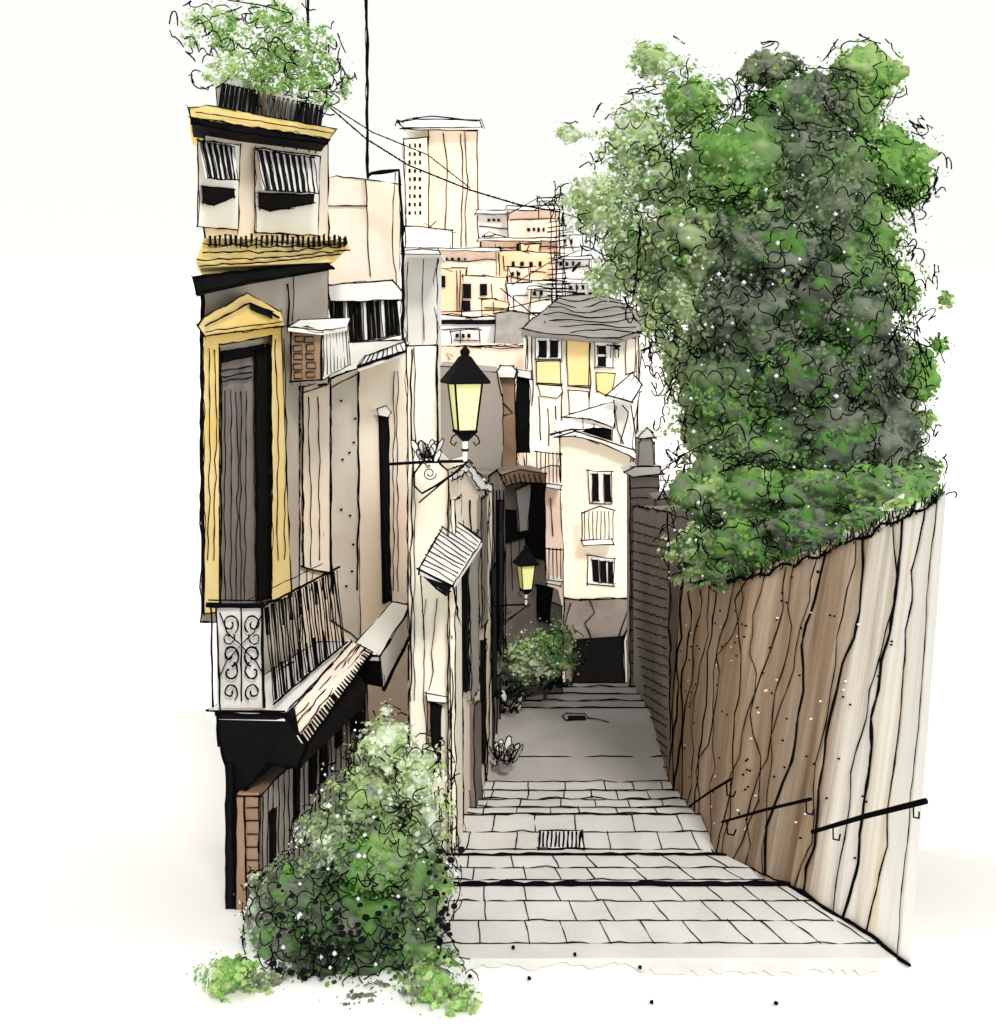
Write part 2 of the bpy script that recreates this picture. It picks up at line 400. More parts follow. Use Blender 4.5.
# ------------------------------------------------------------- building 1 : yellow door house
F1 = Fac(200, 10.0, 330, 12.5, (-.26, 1, 0))
EX1 = Vector((-.262, 1, 0))*4.0
h1 = thing('yellow_door_house', 'near left house with yellow pedimented balcony door and louvred upper windows', 'house', G(215, 905, .0))
deepwall(F1, h1, [(204, 112), (328, 136), (328, 246), (204, 246)], EX1, PEACH2, 'upper_wall', ink=2.0,
         extra=lambda m: [F1.ln(m, [(x, 134+(x-250)*.17), (x-1, 142+(x-250)*.17)], .02, 1.4, .3, 0) for x in (252, 272, 285, 297, 310, 317)])
deepwall(F1, h1, [(201, 285), (328, 264), (328, 384), (299, 386), (299, 740), (224, 750), (222, 622), (201, 622)], EX1, GREY, 'wall', ink=1.6,
         extra=lambda m: (F1.ln(m, [(288, 285), (289, 330)], .02, 2.2), F1.ln(m, [(293, 275), (293, 320)], .02, 1.2),
                          F1.ln(m, [(203, 286), (202, 450), (204, 612)], .02, 4.2, .8)))
mb = MB(); F1.solid(mb, [(188, 108), (206, 105), (336, 129), (330, 139), (190, 117)], .3, -.5, YEL, 1.3)
F1.ln(mb, [(196, 112), (250, 120), (332, 133)], .32, 1); ro = mb.build('roof_fascia', h1)
mb = MB(); F1.solid(mb, [(191, 117), (329, 139), (326, 144), (240, 132), (192, 123)], .28, -.1, BLACK, 2.2); mb.build('shade_strip', ro)  # black strip paints in the shade under the roof edge
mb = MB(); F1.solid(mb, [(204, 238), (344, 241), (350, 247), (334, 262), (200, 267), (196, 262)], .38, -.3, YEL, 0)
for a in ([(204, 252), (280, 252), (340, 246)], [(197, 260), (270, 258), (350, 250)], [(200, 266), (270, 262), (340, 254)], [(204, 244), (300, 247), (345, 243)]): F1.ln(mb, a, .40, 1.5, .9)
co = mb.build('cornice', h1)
mb = MB(); F1.solid(mb, [(193, 277), (325, 262), (333, 268), (250, 282), (196, 294)], .33, -.1, BLACK, 3); mb.build('shade_strip', co)  # painted black band for the deep shade below the cornice
mb = MB()
for k in range(27):
    x = 209+k*5.2; y0 = 236+rnd(1.5); F1.solid(mb, [(x, y0), (x+1.6, y0), (x+2+rnd(1), y0+9+rnd(2.5)), (x+.3, y0+9)], .43, .38, BLACK, 1.0)
F1.ln(mb, [(209, 247), (260, 241), (300, 244), (345, 240)], .43, 1.1, 1.6); mb.build('balustrade', h1)
def louvre(x0, x1, yt, yb, oy, lab=None):
    wn = MB(); F1.solid(wn, [(x0-2, yt), (x1+2, yt+(x1-x0)*.14), (x1, oy+44), (x0-2, oy+40)], .03, -.06, WHITE, 1.3)
    wo_ = wn.build('window', h1)
    m = MB(); F1.solid(m, [(x0+2, oy+1), (x1-4, oy+3), (x1-4, oy+11), (x0+14, oy+19), (x0+3, oy+16)], .06, .02, BLACK, 1.5); m.build('pane', wo_)
    m = MB(); dy = (x1-x0)*.13
    a, b, c, d_ = F1.hit(x0, yt+2, .06), F1.hit(x1-4, yt+2+dy, .06), F1.hit(x1, yb+dy*.4, .32), F1.hit(x0+8, yb, .32)
    m.prism([a, b, c, d_], F1.n*-.02, LGREY, 1.2)
    nn = 9 if x1-x0 > 50 else 6
    for k in range(nn):
        t = (k+.15)/nn; t2 = t+(.45 if k < nn*.7 else .1)/nn
        o = F1.n*.012
        m.prism([a.lerp(b, t)+o, a.lerp(b, t2)+o, d_.lerp(c, t2)+o, d_.lerp(c, t)+o], F1.n*-.005, BLACK, 1.0)
    m.build('louvred_shutter', wo_)
louvre(200, 238, 140, 178, 186); louvre(257, 318, 148, 190, 192)
# door
dr = MB(); F1.solid(dr, [(221, 352), (273, 344), (273, 600), (221, 615)], .02, -.03, DOORG, 1.4)
for x in (226, 231, 236, 241, 246): F1.ln(dr, [(x, 392), (x+rnd(2), 480), (x+rnd(2), 600)], .035, 1.1, .9)
for yy in (368, 374, 379): F1.ln(dr, [(221, yy+3), (252, yy-2)], .035, 1.6)
do = dr.build('door', h1)
mb = MB(); F1.solid(mb, [(255, 352), (273, 344), (273, 597), (257, 600)], .05, .0, BLACK, 2.5)
F1.solid(mb, [(221, 352), (262, 345), (262, 354), (222, 362)], .05, .0, BLACK, 1.5); mb.build('dark_patch', do)  # black panels paint the shadow inside the door reveal
mb = MB()
F1.solid(mb, [(203, 333), (281, 322), (291, 597), (272, 602), (271, 336), (219, 345), (219, 612), (204, 614)], .1, -.02, YEL, 1.7)
for x in (209, 215): F1.ln(mb, [(x, 350), (x+1, 450), (x-1, 560)], .115, 1.2, .9)
for x in (276, 284): F1.ln(mb, [(x, 340), (x+2, 440), (x+1, 560)], .115, 1.2, .9)
su = mb.build('door_surround', h1)
mb = MB(); F1.solid(mb, [(197, 325), (203, 318), (247, 293), (281, 312), (284, 326), (204, 336)], .2, -.02, YEL, 1.5)
F1.ln(mb, [(206, 326), (249, 303), (280, 318)], .22, 2.2); F1.ln(mb, [(206, 332), (240, 327), (283, 322)], .22, 1.3)
F1.solid(mb, [(250, 303), (273, 312), (272, 318), (251, 309)], .225, .19, BLACK, 1); mb.build('pediment', su)
for x in (225, 231, 237, 243, 250, 256): pass
# balcony
YB0, YB1 = 9.5, 11.15
O0, O1 = 262, 346
bal = MB()
def bpt(px, py, Y): return P(px, py, Y)
slab = [bpt(206, 711, 9.5), bpt(285, 713, 9.5), bpt(352, 642, 11.3), bpt(318, 642, 12.0)]
bal.prism(slab, (0, 0, -.07), LGREY, 1.5); ba = bal.build('balcony', h1)
mb = MB()
mb.prism([P(287, 715, 9.5), P(352, 641, 11.35), P(372, 652, 11.2), P(306, 745, 9.35)], (-.05, .05, 0), PEACH, 1.8)
for t in (.25, .45, .62): mb.ink([P(287+19*t, 715+30*t, 9.44), P(352+20*t, 641+11*t, 11.25)], 1.2, .9)
q0, q1, q2, q3 = P(287, 715, 9.5), P(352, 641, 11.35), P(372, 652, 11.2), P(306, 745, 9.35)
fo_ = Vector((.03, -.02, .0))
for k in range(30):
    t = k/30; a = q0.lerp(q1, t); b = q3.lerp(q2, t); mb.ink([a.lerp(b, .62)+fo_, a.lerp(b, .97)+fo_], 2.2 if k % 3 else 3.4, .5, 0)
for t in (.3, .55): mb.ink([q0.lerp(q3, t)+fo_, q0.lerp(q3, t).lerp(q1.lerp(q2, t), .5)+fo_, q1.lerp(q2, t)+fo_], 1.5, 1)
mb.build('fascia', ba)
mb = MB(); mb.prism([P(217, 714, 9.48), P(287, 715, 9.48), P(306, 745, 9.36), P(300, 768, 9.5), P(268, 764, 9.7), P(236, 800, 9.8), P(228, 770, 9.8), P(219, 745, 9.6)], (.35, 1.5, 0), BLACK, 3, 1.5)  # solid black wedge stands in for the shade under the balcony
mb.build('bracket', ba)  # the black wedge for the shade under the balcony
# end panel with scrolls (faces the viewer)
FE = Fac(206, 9.5, 262, 9.5)
mb = MB()
FE.solid(mb, rect(217, 607, 262, 708), -.02, -.05, MGREY if 0 else wash('panel_grey', '#bdb9b5', '#e8e6e3', 2.5), 0)
for a, wd in (([(206, 605), (264, 606)], 5), ([(209, 600), (262, 601)], 1.5), ([(211, 606), (213, 706)], 2), ([(216, 606), (220, 711)], 2), ([(262, 604), (264, 708)], 3.2), ([(241, 607), (242, 700)], 1.8), ([(214, 711), (285, 711)], 1.8)): FE.ln(mb, a, .02, wd, .5)
def scroll(cx, cy, r, a0, turns, sgn, wd=1.8):
    pts = []
    for k in range(22):
        t = k/21; a = a0+sgn*turns*2*math.pi*t; rr = r*(1-.75*t); pts.append((cx+rr*math.cos(a), cy+rr*math.sin(a)*1.15))
    FE.ln(mb, pts, .03, wd, .3, 0)
for cx, s in ((230, 1), (253, -1)):
    a0 = 0 if s > 0 else math.pi
    scroll(cx, 624, 9, a0+s*1.0, 1.3, -s); scroll(cx, 655, 10, a0+s*1.4, 1.1, -s, 2.2); scroll(cx, 672, 9, a0-s*1.2, .9, s, 2.0); scroll(cx, 692, 8, a0+s, 1.25, -s, 1.8); scroll(cx-s*2, 638, 7, a0-s*.6, 1.0, s, 1.4); FE.ln(mb, [(cx-s*10, 612), (cx-s*2, 632), (241, 645), (cx-s*3, 662), (cx-s*11, 678)], .03, 1.5, .8, 0)
mb.build('scroll_panel', ba)
# long railing
mb = MB()
def rl(t, s):   # t along, s 0 top 1 bottom
    x = 264+(338-264)*t; yt = 606+(568-606)*t; yb = 704+(642-704)*t
    return P(x+s*(9 if t > -1 else 0), yt+(yb-yt)*s, 9.5+1.6*t)
mb.ink([rl(-.02, 0), rl(.5, 0), rl(1.03, 0)], 3.2, .7); mb.ink([rl(0, .04)+Vector((-.2, .2, .03)), rl(1, .04)+Vector((-.2, .2, .03))], 1.2, .8)
mb.ink([rl(0, 1), rl(.5, 1), rl(1, 1)], 2.6, .7)
for k in range(27):
    t = (k+.3)/27; mb.ink([rl(t, .02), rl(t+rnd(.012), .99)], 1.9 if k % 2 else 1.2, .5, 0)
    if k % 3 == 0: mb.ink([rl(t, .02), rl(t, .3)], 3.0, .3, 0)
    if k % 3 == 1 and k < 20: mb.ink([rl(t, .65), rl(t, .98)], 3.2, .3, 0)
mb.build('railing', ba)
# ground floor: post, brick jamb, slatted shop front
mb = MB(); FG = Fac(225, 9.75, 262, 9.75)
FG.solid(mb, [(226, 740), (233, 740), (233, 916), (226, 914)], .0, -.15, BLACK, 2); mb.build('post', h1)
mb = MB(); FG.solid(mb, [(236, 796), (259, 796), (259, 925), (236, 915)], .02, -.4, BROWN, 1.6)
for k in range(8): FG.ln(mb, [(246, 808+k*13), (259, 808+k*13)], .035, 1.2, .6, 0)
FG.ln(mb, [(245, 797), (246, 915)], .035, 2.0); mb.build('brick_jamb', h1)
mb = MB(); mb.prism([P(238, 796, 9.72), P(259, 796, 9.72), P(300, 762, 10.9), P(270, 762, 10.9)], (0, 0, .03), BROWN, 1.6); mb.build('lintel', h1)
FS = Fac(259, 9.78, 368, 12.4)
mb = MB(); mb.prism([FS.hit(259, 797), FS.hit(302, 752), FS.hit(366, 662), FS.hit(372, 830), FS.hit(259, 925)], Vector((-.2, 1, 0))*.8, MGREY, 1.6)
for k in range(20):
    x = 263+k*5.2; yt = 794-(x-259)*1.2; FS.ln(mb, [(x, yt+6), (x+rnd(1), yt+150)], .015, 1.3, .7, 0)
sf = mb.build('shop_front', h1)
for x, y0, hh, ww in ((272, 812, 95, 4), (296, 760, 60, 4), (311, 735, 60, 6), (322, 722, 60, 6), (337, 700, 48, 5)):
    mb = MB(); FS.solid(mb, [(x, y0), (x+ww, y0-ww), (x+ww, y0-ww+hh), (x, y0+hh)], .03, 0, BLACK, 1); mb.build('slot_window', sf)

# ------------------------------------------------------------- building 2 : peach terrace house
h2 = thing('terrace_house', 'peach plaster house with slatted roof terrace behind the yellow door house', 'house', P(350, 760, 13.2))
F2 = Fac(300, 12.6, 405, 14.2)
F2u = Fac(328, 14.0, 402, 15.2)
deepwall(F2u, h2, [(320, 180), (338, 176), (400, 184), (400, 300), (320, 300)], Vector((-.2, 1, 0))*3, PEACH, 'upper_wall', ink=1.2,
         extra=lambda m: (F2u.ln(m, [(366, 180), (368, 235), (371, 275)], .02, 1.3, 1), F2u.ln(m, [(328, 206), (367, 206)], .02, 1.4)))
EX2 = Vector((-.15, 1, 0))*2.2
def x2(m):
    for x, w_ in ((308, 1.1), (314, 1.0), (322, 1.1), (330, 3.0), (358, 2.2), (397, 1.1), (394, 1.1)):
        F2.ln(m, [(x, 388 if x < 331 else 372), (x+rnd(2), 480), (x+rnd(2), 590)], .03, w_, 1.1)
    for k in range(10): 
        x, y = random.choice([(345, 415), (352, 415)])
        p = F2.hit(random.uniform(336, 355), random.uniform(390, 600), .03); m.tube([p, p+Vector((.03, 0, 0))], .012, INK)
deepwall(F2, h2, [(299, 388), (329, 380), (360, 366), (404, 346), (408, 346), (408, 820), (299, 900)], EX2, wash('warm_plaster', '#fdead2', '#fdf5ea', .9), 'wall', ink=1.4, extra=x2)
mb = MB(); F2.solid(mb, [(331, 388), (358, 374), (360, 640), (331, 620)], .02, -.02, wash('bay_grey', '#d3cabe', '#e0d9d0'), 1.2); mb.build('grey_bay', h2)
mb = MB(); F2.solid(mb, [(303, 387), (330, 381), (330, 573), (303, 567)], .05, -.02, wash('warm_plaster', '#fdead2'), 2); 
F2.ln(mb, [(304, 392), (327, 385)], .06, 1.4); F2.ln(mb, [(309, 398), (311, 567)], .06, 1.2, .9); F2.ln(mb, [(318, 398), (320, 560)], .06, 1.2, .9)
mb.build('pilaster', h2)
mb = MB(); F2.solid(mb, [(380, 412), (388, 412), (391, 600), (384, 603)], .03, 0, BLACK, 1.6)
sw = mb.build('slit_window', h2); mb = MB(); F2.solid(mb, [(377, 409), (386, 406), (391, 412), (388, 417), (378, 415)], .08, 0, WHITE, 1.2); mb.build('lintel', sw)
# terrace storey
mb = MB(); mb.prism([P(318, 352, 12.5), P(352, 342, 12.7), P(404, 340, 13.6), P(404, 352, 13.6), P(346, 372, 12.6), P(320, 382, 12.4)], (-.2, 1.4, 0), WHITE, 1.5)
tr = mb.build('terrace_slab', h2)
FT = Fac(326, 13.0, 402, 13.8)
mb = MB(); FT.solid(mb, [(328, 285), (392, 280), (402, 292), (402, 300), (330, 302)], .1, -.3, WHITE, 1.5); mb.build('terrace_beam', h2)
mb = MB(); FT.solid(mb, [(330, 300), (396, 294), (400, 335), (340, 350)], .02, -.05, MGREY, 1.2)
for k in range(15):
    x = 331+k*4.5; FT.solid(mb, [(x, 301-k*.4), (x+(3 if k % 3 else 1.5), 301-k*.4), (x+5, 346-k*.9), (x+2.6, 347-k*.9)], .05, .01, BLACK if k % 4 != 3 else LGREY, .9)
mb.build('slatted_screen', h2)
mb = MB(); p = [P(358, 367, 12.4), P(366, 356, 12.6), P(404, 342, 13.4), P(409, 350, 13.2)]
mb.prism(p, (0, 0, -.05), LGREY, 1.6)
for k in range(9): t = k/9; mb.ink([p[0].lerp(p[3], t), p[1].lerp(p[2], t)], 1.2, .5, 0)
mb.ink([p[0], p[3]], 3.5, .6); mb.build('tiled_ledge', h2)
mb = MB(); mb.ink([P(368, 175, 14), P(370, 173, 14), P(399, 170, 14.2), P(402, 230, 14.3), P(403, 345, 13.6)], 3.6, .8, 0)
mb.ink([P(395, 172, 14.2), P(391, 230, 14.3), P(397, 290, 14)], 1.3, 1, 0); mb.build('downpipe', h2)
# wall vent unit
ac = thing('air_conditioner', 'brown box air conditioner with grid face and white ribbed side', 'air conditioner', P(305, 382, 11.3))
FA = Fac(290, 11.2, 322, 11.2)
mb = MB(); FA.solid(mb, [(291, 330), (306, 327), (322, 332), (321, 380), (291, 381)], 0, -.35, BROWN, 2); mb.build('casing', ac)
mb = MB()
for r in range(5):
    for c in range(2):
        x = 294+c*12+rnd(.8); y = 336+r*9+rnd(.6); FA.ln(mb, [(x, y), (x+8, y), (x+8.5, y+6), (x, y+6), (x, y)], .015, 1.2, .5, 0)
mb.build('grille', ac)
mb = MB(); mb.prism([P(322, 331, 11.2), P(347, 327, 11.9), P(350, 364, 11.9), P(322, 380, 11.2)], (-.1, .35, 0), WHITE, 1.2)
for k in range(8): t = (k+.5)/8; mb.ink([P(322+25*t, 334-4*t, 11.18+.7*t), P(322+28*t, 378-15*t, 11.18+.7*t)], 1.1, .4, 0)
mb.build('side_panel', ac)
mb = MB(); mb.prism([P(288, 327, 11.1), P(300, 320, 11.6), P(350, 318, 12.1), P(347, 327, 11.8), P(322, 331, 11.1)], (0, 0, -.04), WHITE, 1.3); mb.build('top', ac)
# flat canopy
cn = MB()
cn.prism([P(345, 655, 11.6), P(392, 602, 12.6), P(411, 605, 12.3), P(380, 656, 11.3)], (0, 0, -.05), WHITE, 1.7)
cn.prism([P(380, 657, 11.3), P(411, 607, 12.3), P(413, 628, 12.3), P(383, 688, 11.3)], (-.03, .1, 0), LGREY, 1.7)
cn.ink([P(384, 690, 11.26), P(413, 630, 12.28)], 3, .5)
cn.prism([P(347, 657, 11.65), P(379, 657, 11.35), P(382, 686, 11.35), P(366, 684, 11.5), P(364, 740, 11.7), P(351, 730, 11.8)], (-.05, .5, 0), BLACK, 1.8, 1.2)
cn.build('door_canopy', h2)

# ------------------------------------------------------------- building 3 : cream corner house
h3 = thing('corner_house', 'narrow cream corner house carrying the big street lamp and tiled awning', 'house', P(440, 850, 10.4))
F3f = Fac(405, 10.6, 437, 10.6)
mb = MB(); mb.prism([F3f.hit(x, y) for x, y in [(407, 346), (437, 345), (438, 462), (448, 472), (452, 866), (410, 866)]], Vector((-.02, 1, 0))*.9, CREAM, 1.6)
for x in (411, 414): F3f.ln(mb, [(x, 348), (x+1, 460), (x, 700)], .02, 1.8 if x == 411 else 1, 1.1)
F3f.ln(mb, [(437, 346), (438, 460)], .02, 2.2); F3f.ln(mb, [(436, 600), (430, 690), (437, 760), (441, 860)], .02, 1.2, 1.2)
F3f.ln(mb, [(425, 600), (424, 700), (436, 850)], .02, 1, 1.2)
mb.build('front_wall', h3)
F3 = Fac(448, 10.5, 492, 14.9)
mb = MB(); mb.prism([F3.hit(x, y) for x, y in [(448, 470), (470, 462), (484, 482), (492, 485), (492, 790), (448, 872)]], Vector((-.08, .6, 0)), PEACH, 1.6)
for x, yt, yb, w_ in ((451, 500, 850, 1.2), (457, 600, 840, 1.6), (463, 520, 700, 1.2), (464, 715, 835, 1.5), (470, 500, 640, 2.4), (474, 650, 815, 1.4), (480, 495, 600, 1.2), (486, 490, 780, 2.2), (489, 500, 775, 1.3)):
    F3.ln(mb, [(x, yt), (x+rnd(2), yt*.6+yb*.4), (x+rnd(2), yb)], .015, w_, 1.0, 0)
for k in range(14):
    x = 450+rnd(2)+k*2.8; y = random.uniform(500, 800); F3.ln(mb, [(x, y), (x+rnd(3), y+random.uniform(12, 40))], .015, 1.1, 1.2, 0)
mb.build('side_wall', h3)
for nm_, pts_, mt_ in (('shutter', [(469, 545), (478, 530), (479, 690), (471, 700)], MGREY), ('shutter', [(481, 500), (487, 495), (488, 620), (482, 628)], DGREY), ('doorway', [(474, 705), (481, 700), (482, 800), (475, 812)], DGREY), ('pilaster', [(455, 500), (461, 496), (463, 836), (456, 848)], CREAM), ('dark_slit', [(466, 560), (468.5, 555), (469, 690), (467, 692)], BLACK), ('dark_slit', [(484, 640), (486, 640), (486, 760), (484, 764)], BLACK)):
    mb = MB(); F3.solid(mb, pts_, .05, 0, mt_, 1.5, wob=1.0); mb.build(nm_, h3)
mb = MB(); F3.solid(mb, [(454, 474), (470, 464), (486, 483), (492, 485), (492, 491), (480, 489), (468, 471), (454, 480)], .04, 0, WHITE, 1.5, wob=1.2)
mb.build('cornice', h3)
mb = MB(); F3f.solid(mb, [(430, 702), (441, 706), (441, 778), (432, 772)], .03, 0, BLACK, 1.6); dw = mb.build('doorway_slot', h3)
mb = MB(); F3f.solid(mb, [(427, 697), (430, 702), (432, 774), (429, 776)], .05, 0, BROWN, 1.2); F3f.solid(mb, [(426, 693), (448, 697), (448, 703), (427, 701)], .09, 0, WHITE, 1.2); mb.build('frame', dw)
# awning
aw = thing('tiled_awning', 'small ribbed tile awning projecting from the cream corner house', 'awning', P(450, 585, 10))
a, b, c, d_ = P(449, 516, 10.9), P(482, 541, 10.9), P(452, 586, 9.7), P(419, 569, 9.7)
mb = MB(); mb.prism([a, b, c, d_], (0, .05, -.06), WHITE, 1.6)
for k in range(13): t = k/13+.03; mb.ink([a.lerp(d_, t)+Vector((0, -.02, .03)), b.lerp(c, t)+Vector((0, -.02, .03))], 1.3, .7, 0)
mb.build('tiles', aw)
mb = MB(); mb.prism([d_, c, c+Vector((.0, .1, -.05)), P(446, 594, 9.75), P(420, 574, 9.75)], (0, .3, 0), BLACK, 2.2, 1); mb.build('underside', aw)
mb = MB(); mb.ink([c+Vector((0, .3, -.08)), F3.hit(462, 640)], 2, .5, 0); mb.ink([d_+Vector((0, .2, -.05)), F3f.hit(424, 640, .02)], 1.5, .5, 0); mb.build('strut', aw)
# drainage ladder lines of the corner
# ------------------------------------------------------------- wall lamps
def lamp(px, py, Y, s, lab, arm):
    """px,py = picture point of the glass centre top, s = scale in px"""
    t = thing('street_lamp', lab, 'street lamp', P(px, py+80*s, Y), 'wall lanterns above the steps')
    D = Y/F*s
    O = P(px, py, Y)
    def v(x, z, y=0): return O+Vector((x*D, y*D, -z*D))
    def ring(m, r0, z0, r1, z1, mat, n=4, rot=math.pi/4+.3):
        base = []
        for r, z in ((r0, z0), (r1, z1)): base.append([v(r*math.cos(rot+2*math.pi*k/n), z, r*math.sin(rot+2*math.pi*k/n)) for k in range(n)])
        for k in range(n): m.poly([base[0][k], base[0][(k+1) % n], base[1][(k+1) % n], base[1][k]], mat)
        m.poly(base[0], mat); m.poly(base[1][::-1], mat)
    m = MB(); ring(m, 38, 0, 19, -20, BLACK); ring(m, 19, -20, 11, -30, BLACK); ring(m, 12, -30, 5, -34, BLACK); ring(m, 6, -34, 7, -39, BLACK, 8); ring(m, 7, -39, 1, -46, BLACK, 8); ring(m, 37, 3, 38, 0, BLACK)
    m.build('lamp_roof', t)
    m = MB(); ring(m, 25, 3, 16, 66, GLASS); m.build('glass', t)
    m = MB()
    for k in range(4):
        a = math.pi/4+.3+math.pi/2*k
        m.tube([v(25.5*math.cos(a), 3, 25.5*math.sin(a)), v(16.5*math.cos(a), 66, 16.5*math.sin(a))], 1.5*D, INK, 5)
    for k in range(4):
        a = math.pi/4+.3+math.pi/2*k; a2 = a+math.pi/2
        m.tube([v(17*math.cos(a), 65, 17*math.sin(a)), v(17*math.cos(a2), 65, 17*math.sin(a2))], 2.2*D, INK, 5)
    m.build('cage', t)
    m = MB(); ring(m, 18, 66, 5, 78, BLACK); ring(m, 4, 78, 3, 104, WHITE, 8); ring(m, 5, 88, 5, 91, BLACK, 8)
    for s_ in (-1, 1): m.tube([v(s_*12, 69), v(s_*17, 73), v(s_*19, 80), v(s_*14, 84), v(s_*11, 79)], 1.1*D, INK, 5)
    m.build('base', t)
    m = MB(); ax, wd = arm
    m.tube([v(4, 104), v(ax*.5, 105), v(ax, 108)], wd*D, INK, 6)
    m.tube([v(2, 106), v(-14, 120), v(-38, 136), v(-56, 146), v(-66, 136), v(-66, 120), v(-58, 109)], wd*.7*D, INK, 6)
    pts = [v(-46+9*(1-k/26)*math.cos(k*.5), 120+9*(1-k/26)*math.sin(k*.5)) for k in range(20)]; m.tube(pts, .8*D, INK, 5)
    m.tube([v(-60, 158), v(4, 104)], wd*.5*D, INK, 6); m.tube([v(4, 102), v(10, 107), v(6, 113), v(1, 109)], wd*.6*D, INK, 6)
    m.build('bracket_arm', t)
lamp(465, 381, 10.2, .77, 'large lit yellow lantern on a scrolled bracket at the cream corner', (-98, 2.2))
lamp(526, 563, 15.0, .40, 'smaller lit yellow lantern lower down against the dark passage', (-80, 2.6))

# white flower scribbles by lamp bracket
def pot(px, py, Y, s, lab, potless=False):
    t = thing('potted_plant', lab, 'potted plant', P(px, py, Y)); D = Y/F*s
    O = P(px, py, Y)
    m = MB(); n = 10
    R = [(5, 0), (6, 5), (7, 9), (7, 11)] if not potless else [(2, 0), (3, 3)]
    for (r0, z0), (r1, z1) in zip(R, R[1:]):
        for k in range(n):
            a, b = 2*math.pi*k/n, 2*math.pi*(k+1)/n
            m.poly([O+Vector((r0*math.cos(a), r0*math.sin(a), z0))*D, O+Vector((r0*math.cos(b), r0*math.sin(b), z0))*D, O+Vector((r1*math.cos(b), r1*math.sin(b), z1))*D, O+Vector((r1*math.cos(a), r1*math.sin(a), z1))*D], MGREY)
    m.ink([O+Vector((7*math.cos(a/4), 7*math.sin(a/4), 11))*D for a in range(26)], 1.2, .2, 0); m.build('pot', t)
    m = MB()
    for k in range(15):
        a = k*2.4; l = random.uniform(9, 22); w_ = 6
        c_, s_ = math.cos(a), math.sin(a)
        ax_ = Vector((c_*.5, s_*.5, 1)).normalized(); sd_ = Vector((-s_, c_, 0)) if abs(s_) > .4 else Vector((c_*.8, .3, -.3)); cc = O+Vector((c_*random.uniform(2, 12), s_*5, random.uniform(4, 16)))*D+ax_*l*.5*D
        ov_ = [cc+ax_*math.cos(q*.7)*l*.5*D+sd_*math.sin(q*.7)*l*.24*D for q in range(9)]
        m.prism(ov_, (0, .004, 0), WHITE if px < 470 else LGREY, 1.3, .4)
    for k in range(6):
        q0 = O+Vector((rnd(8), -12, random.uniform(10, 24)))*D; m.ink([q0+Vector((math.cos(j*.8+k)*5*(1-j/14), 0, math.sin(j*.8+k)*6))*D for j in range(10)], 1.1, .6, 0)
    m.build('leaves', t)
pot(428, 468, 10.0, 1.0, 'white leafed pot plant resting on the big lamp bracket', True)
pot(505, 770, 14.6, 1.1, 'spiky grey pot plant standing at the top of the lower landing')
pot(506, 722, 17.2, 1.0, 'grey pot plant on the landing below the dark bushes')

# ------------------------------------------------------------- dark passage houses (left of street, beyond corner house)
h4 = thing('shaded_house', 'tall dark grey house closing the shaded passage behind the small lantern', 'house', P(520, 700, 18.6))
F4 = Fac(486, 18.3, 546, 18.9)
mb = MB(); mb.prism([F4.hit(x, y) for x, y in [(486, 482), (500, 476), (532, 474), (544, 478), (546, 600), (562, 606), (562, 712), (486, 735)]], (.0, 1.2, 0), DGREY, 1.4)
for x in (505, 512, 520, 528): F4.ln(mb, [(x, 535+(528-x)*.5), (x+rnd(1), 590)], .015, 1, .6)
mb.build('wall', h4)
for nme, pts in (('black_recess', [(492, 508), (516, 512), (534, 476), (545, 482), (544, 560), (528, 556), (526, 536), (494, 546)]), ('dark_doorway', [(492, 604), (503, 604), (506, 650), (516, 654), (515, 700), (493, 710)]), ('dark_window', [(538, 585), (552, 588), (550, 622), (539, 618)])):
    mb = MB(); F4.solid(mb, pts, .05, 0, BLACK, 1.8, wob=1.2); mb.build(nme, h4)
mb = MB(); F4.solid(mb, [(516, 490), (531, 484), (528, 530), (519, 532)], .08, 0, MGREY, 1.2); mb.build('shutter', h4)
mb = MB(); F4.solid(mb, [(494, 478), (520, 470), (546, 474), (545, 484), (520, 482), (496, 488)], .25, 0, BROWN, 1.2)
for k in range(9): F4.ln(mb, [(499+k*5, 474), (502+k*5, 484)], .27, 1.3, .4, 0)
mb.build('tiled_eave', h4)
h4b = thing('narrow_dark_house', 'dark narrow house front with vertical lines and black patches left of the lower landing', 'house', P(497, 760, 16))
F4b = Fac(489, 14.95, 505, 18.2)
mb = MB(); mb.prism([F4b.hit(x, y) for x, y in [(489, 476), (497, 470), (505, 486), (505, 712), (489, 790)]], (-.25, .4, 0), DGREY, 2)
for x in (491, 494, 497, 500, 503): F4b.ln(mb, [(x, 490), (x+rnd(.6), 600), (x+rnd(.6), 770-(x-489)*4)], .02, 1.8, .5, 0)
mb.build('wall', h4b)
for pts_ in ([(491, 570), (496, 565), (497, 690), (492, 700)], [(499, 500), (503, 500), (503, 640), (499, 650)]):
    mb = MB(); F4b.solid(mb, pts_, .05, 0, BLACK, 1.6, wob=1); mb.build('black_patch', h4b)  # flat black patches laid on the alley front

